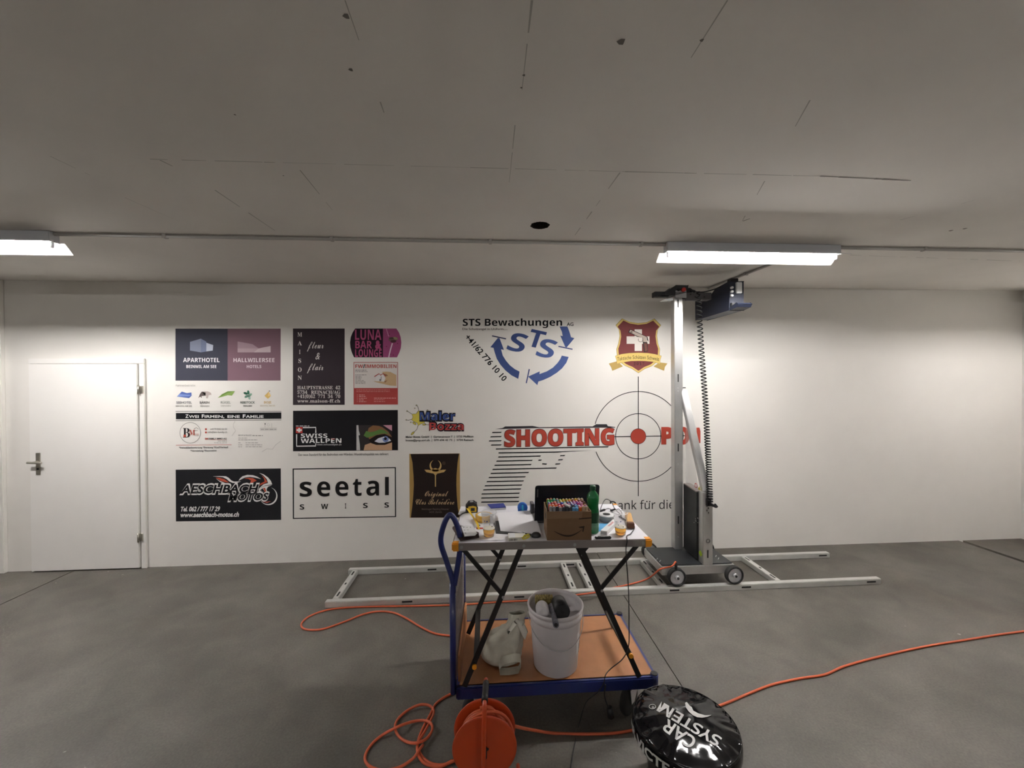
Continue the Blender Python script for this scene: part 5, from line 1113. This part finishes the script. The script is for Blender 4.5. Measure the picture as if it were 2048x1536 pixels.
# ------------------------------------------------------------------ cable reel in front of the trolley
Yn, Yf = 1.70, 1.795; zr = V(965, 1496, Yn).z; Rr = 65 * Yn / 800; xr = (V(965, 1496, Yn).x + V(973.5, 1458, Yf).x) / 2
rl = thing('cable_reel', (xr, (Yn + Yf) / 2, 0), 'orange metal cable reel with black grip standing in front of the trolley', 'cable reel')
RX = Matrix.Rotation(pi / 2, 3, 'X')
for y in (Yn, Yf):
    MB().lathe([(.0001, -.001), (.03, -.001), (Rr - .03, -.001), (Rr - .012, -.004), (Rr - .002, -.004), (Rr, 0), (Rr - .002, .003), (Rr - .014, .002), (.0001, .001)], (xr, y, zr), 56, RX).build('side_disc', 'reel', rl)
MB().cyl((xr, Yn + .004, zr), (xr, Yf - .004, zr), Rr * .55, 32).build('drum', 'reel', rl)
wd = []; 
for i in range(6):
    for j in range(2):
        r_ = Rr * .55 + .008 + j * .0135; wd.append((r_, Yn + .014 + i * .0128 + (j % 2) * .003))
wm_ = MB()
for i, (r_, y) in enumerate(wd): wm_.tube([(xr + r_ * cos(a), y, zr + r_ * sin(a)) for a in [k * 2 * pi / 40 for k in range(40)]], .0066, 7, True)
wm_.tube([(xr + (Rr * .55 + .05) * cos(a), Yn + .03 + .02 * sin(a * 2), zr + (Rr * .55 + .05) * sin(a)) for a in [k * 2 * pi / 40 for k in range(40)]], .0066, 7, True)
wm_.build('wound_cable', 'orange', rl)
yt = Yn - .045; gz = V(966, 1385, (Yn + Yf) / 2 - .02).z
MB().tube(catmull([(xr - .006, yt, .02), (xr - .004, yt, zr), (xr, yt + .004, gz - .035), (xr + .001, yt + .02, gz - .006), (xr + .002, yt + .045, gz)], 6), .0095, 12).build('frame_tube', 'reel', rl)
MB().tube([(xr + .001, yt + .025, gz - .002), (xr + .003, yt + .05, gz), (xr + .006, Yf - .035, gz), (xr + .007, Yf - .01, gz - .002)], .014, 12).build('hand_grip', 'black', rl)
MB().tube(catmull([(xr + .007, Yf - .015, gz - .002), (xr + .006, Yf + .03, gz - .03), (xr, Yf + .04, zr), (xr - .002, Yf + .04, .02)], 6), .0095, 12).build('frame_tube', 'reel', rl)
MB().cyl((xr, yt, zr), (xr, Yf + .04, zr), .010, 14).build('axle', 'slot', rl); MB().cyl((xr + .012, Yn - .006, zr - .002), (xr + .012, Yn - .004, zr - .002), .006, 12).build('rivet', 'slot', rl)
for s in (-1, 1): MB().tube(catmull([(xr + s * .155, yt - .03, .012), (xr + s * .15, yt + .02, .10), (xr + s * .15, Yf, .10), (xr + s * .155, Yf + .06, .012)], 6), .0095, 12).build('foot', 'reel', rl)
MB().tube([(xr - .15, yt, .04), (xr + .15, yt, .04)], .008, 10).build('foot_brace', 'reel', rl); MB().tube([(xr - .15, Yf + .04, .04), (xr + .15, Yf + .04, .04)], .008, 10).build('foot_brace', 'reel', rl)
st = [Vector((xr - .02, Yn + .05, zr + Rr * .55 + .055)), Vector((xr + .03, Yn + .05, zr + Rr * .55 + .052)), V(1008, 1445, 1.765), V(1036, 1454, 1.85), V(1065, 1460, 1.98), F(1110, 1466.5)]
tag(MB().tube(catmull(st + rc2[3:], 6), .0068, 8).build('extension_cord', 'orange'), 'orange cord running from the reel behind the stool to the right edge', 'cord')
# thin black leads
bl = [P(1238, 1034, .004), P(1268, 1052, .004), P(1262, 1068, .004), P(1254, 1074, .006), B(0, -.012, ZT - .005) + bu * (P(1252, 1078).x - e0.x)]
bl += [V(1252, 1105, bl[-1].y), V(1257, 1180, bl[-1].y + .01), V(1258, 1250, bl[-1].y + .02), V(1257, 1293, yl0 - .03), V(1245, 1318, yl0 - .045), V(1222, 1337, d0.y + .02), V(1211, 1350, d0.y - .006), V(1207, 1368, d0.y - .012), V(1195, 1385, d0.y - .01), V(1172, 1405, d0.y), F(1158, 1450, .004), F(1148, 1495, .004), F(1140, 1545, .004)]
tag(MB().tube(catmull(bl, 6), .0026, 7).build('power_lead', 'black'), 'thin black lead hanging from the table over the trolley edge to the floor', 'cable')
pg = thing('hanging_plug', V(1221, 1418, d0.y - .02), 'black plug hanging from the trolley edge beside the caster', 'plug')
MB().tube(catmull([V(1211, 1369, d0.y - .012), V(1209, 1390, d0.y - .018), V(1214, 1408, d0.y - .02), V(1220, 1420, d0.y - .02)], 6), .004, 8).build('lead', 'black', pg)
MB().cyl(V(1219, 1414, d0.y - .02), V(1222, 1434, d0.y - .02), .016, 16, .019).build('plug_body', 'black', pg, bevel=.003)

# ------------------------------------------------------------------ inflatable stool
SR = .225
sc0 = Vector((.885, 1.737, .300))
ax = Vector((0, 0, 1)); e1_ = Vector((1, 0, 0)); e2_ = Vector((0, 1, 0))
stl = thing('round_stool', (sc0.x, sc0.y, 0), 'round glossy black padded stool with pale printed letters at the lower right corner', 'stool')
def dome(r): return .030 * (1 - (r / SR) ** 3)
import mathutils.noise as NS
n, vs, rows = 96, [], []
prof = [(SR * .05 * i, dome(SR * .05 * i)) for i in range(0, 20)] + [(SR * .985, .004), (SR, -.006), (SR * 1.012, -.02), (SR * 1.012, -.045), (SR * .99, -.062), (SR * .93, -.07), (.19, -.085), (.17, -.16), (.155, -.25), (.165, -.285), (.16, -.2985), (.0001, -.2985)]
def SP(r, a, z): return sc0 + (e1_ * cos(a) + e2_ * sin(a)) * r + ax * z
for i, (r, z) in enumerate(prof):
    for j in range(n):
        a = 2 * pi * j / n; f = min(1, max(0, (r / SR - .62) / .3)) * (1 if i < 22 else .5)
        wv = NS.noise(Vector((cos(a) * 7, sin(a) * 7, r * 2))) * .010 + sin(a * 23 + 3 * sin(a * 5)) * .0028
        vs.append(SP(r * (1 + .015 * NS.noise(Vector((cos(a) * 3, sin(a) * 3, z * 6)))), a, z + (wv * f if i < 24 else 0) + .003 * NS.noise(Vector((r * cos(a) * 22, r * sin(a) * 22, 1)))))
K_ = len(prof); fs = [(i * n + j, i * n + (j + 1) % n, (i + 1) * n + (j + 1) % n, (i + 1) * n + j) for i in range(K_ - 1) for j in range(n)]
MB().add(vs, fs, 0, True).build('stool_body', 'stool', stl)
MB().tube([SP(SR * .985, 2 * pi * j / 80, .0045) for j in range(80)], .002, 6, True).build('top_seam', 'stool', stl)
def on_top(px, py, lift=.0022):
    d = ray(px, py); z = .03
    for _ in range(4):
        o = sc0 + ax * z; t_ = (o - CO).dot(ax) / d.dot(ax); q = CO + d * t_; r_ = (q - sc0 - ax * z).length; z = dome(min(r_, SR)) + lift
    return CO + d * (((sc0 + ax * z) - CO).dot(ax) / d.dot(ax))
def stext(t, o, du, cap, name, style='raw', off=.018):
    gv, gf, g0, g1 = glyphs(t, style, off); L = math.hypot(*du); ux, uy = du[0] / L, du[1] / L; P_ = []
    for x, y in gv:
        a = (x - g0) / (g1 - g0) * L; P_.append(on_top(o[0] + ux * a + uy * y * cap, o[1] + uy * a - ux * y * cap))
    MB().add(P_, gf).build(name, 'stoolink', stl)
def zz(x, y): return (1180 + x / 6.024, 1340 + y / 6.024)
def slet(t, base0, base1, cap, name='lettering'):
    a, b = zz(*base0), zz(*base1); stext(t, a, (b[0] - a[0], b[1] - a[1]), cap / 6.024, name)
slet('CAR', (1292, 838), (932, 588), 140); slet('SYSTEM', (1592, 822), (862, 382), 118)
stext('R', zz(775, 443), (-3.5, -2.4), 4, 'lettering'); k = MB(); k.add([on_top(*zz(752 + (36 + w_) * cos(a), 440 + (24 + w_) * sin(a))) for w_ in (0, 6) for a in [i * 2 * pi / 24 for i in range(24)]], [(i, (i + 1) % 24, (i + 1) % 24 + 24, i + 24) for i in range(24)]); k.build('registered_ring', 'stoolink', stl)
wing = [(1145, 395), (1165, 385), (1200, 430), (1225, 445), (1245, 490), (1300, 520), (1385, 545), (1470, 540), (1420, 562), (1350, 575), (1290, 568), (1240, 545), (1190, 500), (1155, 450)]
MB().add([on_top(*zz(*p)) for p in wing], [tuple(t) for t in tessellate_polygon([[Vector((*p, 0)) for p in wing]])]).build('wing_emblem', 'stoolink', stl)
# letters round the side below the rim
def side_text(t, a0, a1, z0, cap):
    gv, gf, g0, g1 = glyphs(t, 'b', .035); P_ = []
    for x, y in gv:
        a = a0 + (a1 - a0) * (x - g0) / (g1 - g0); z = z0 + y * cap; r = SR * 1.012 + .004
        P_.append(SP(r, a, z))
    MB().add(P_, gf).build('side_lettering', 'stoolink', stl)
side_text('AR VICTEA', radians(160), radians(240), -.050, .038)
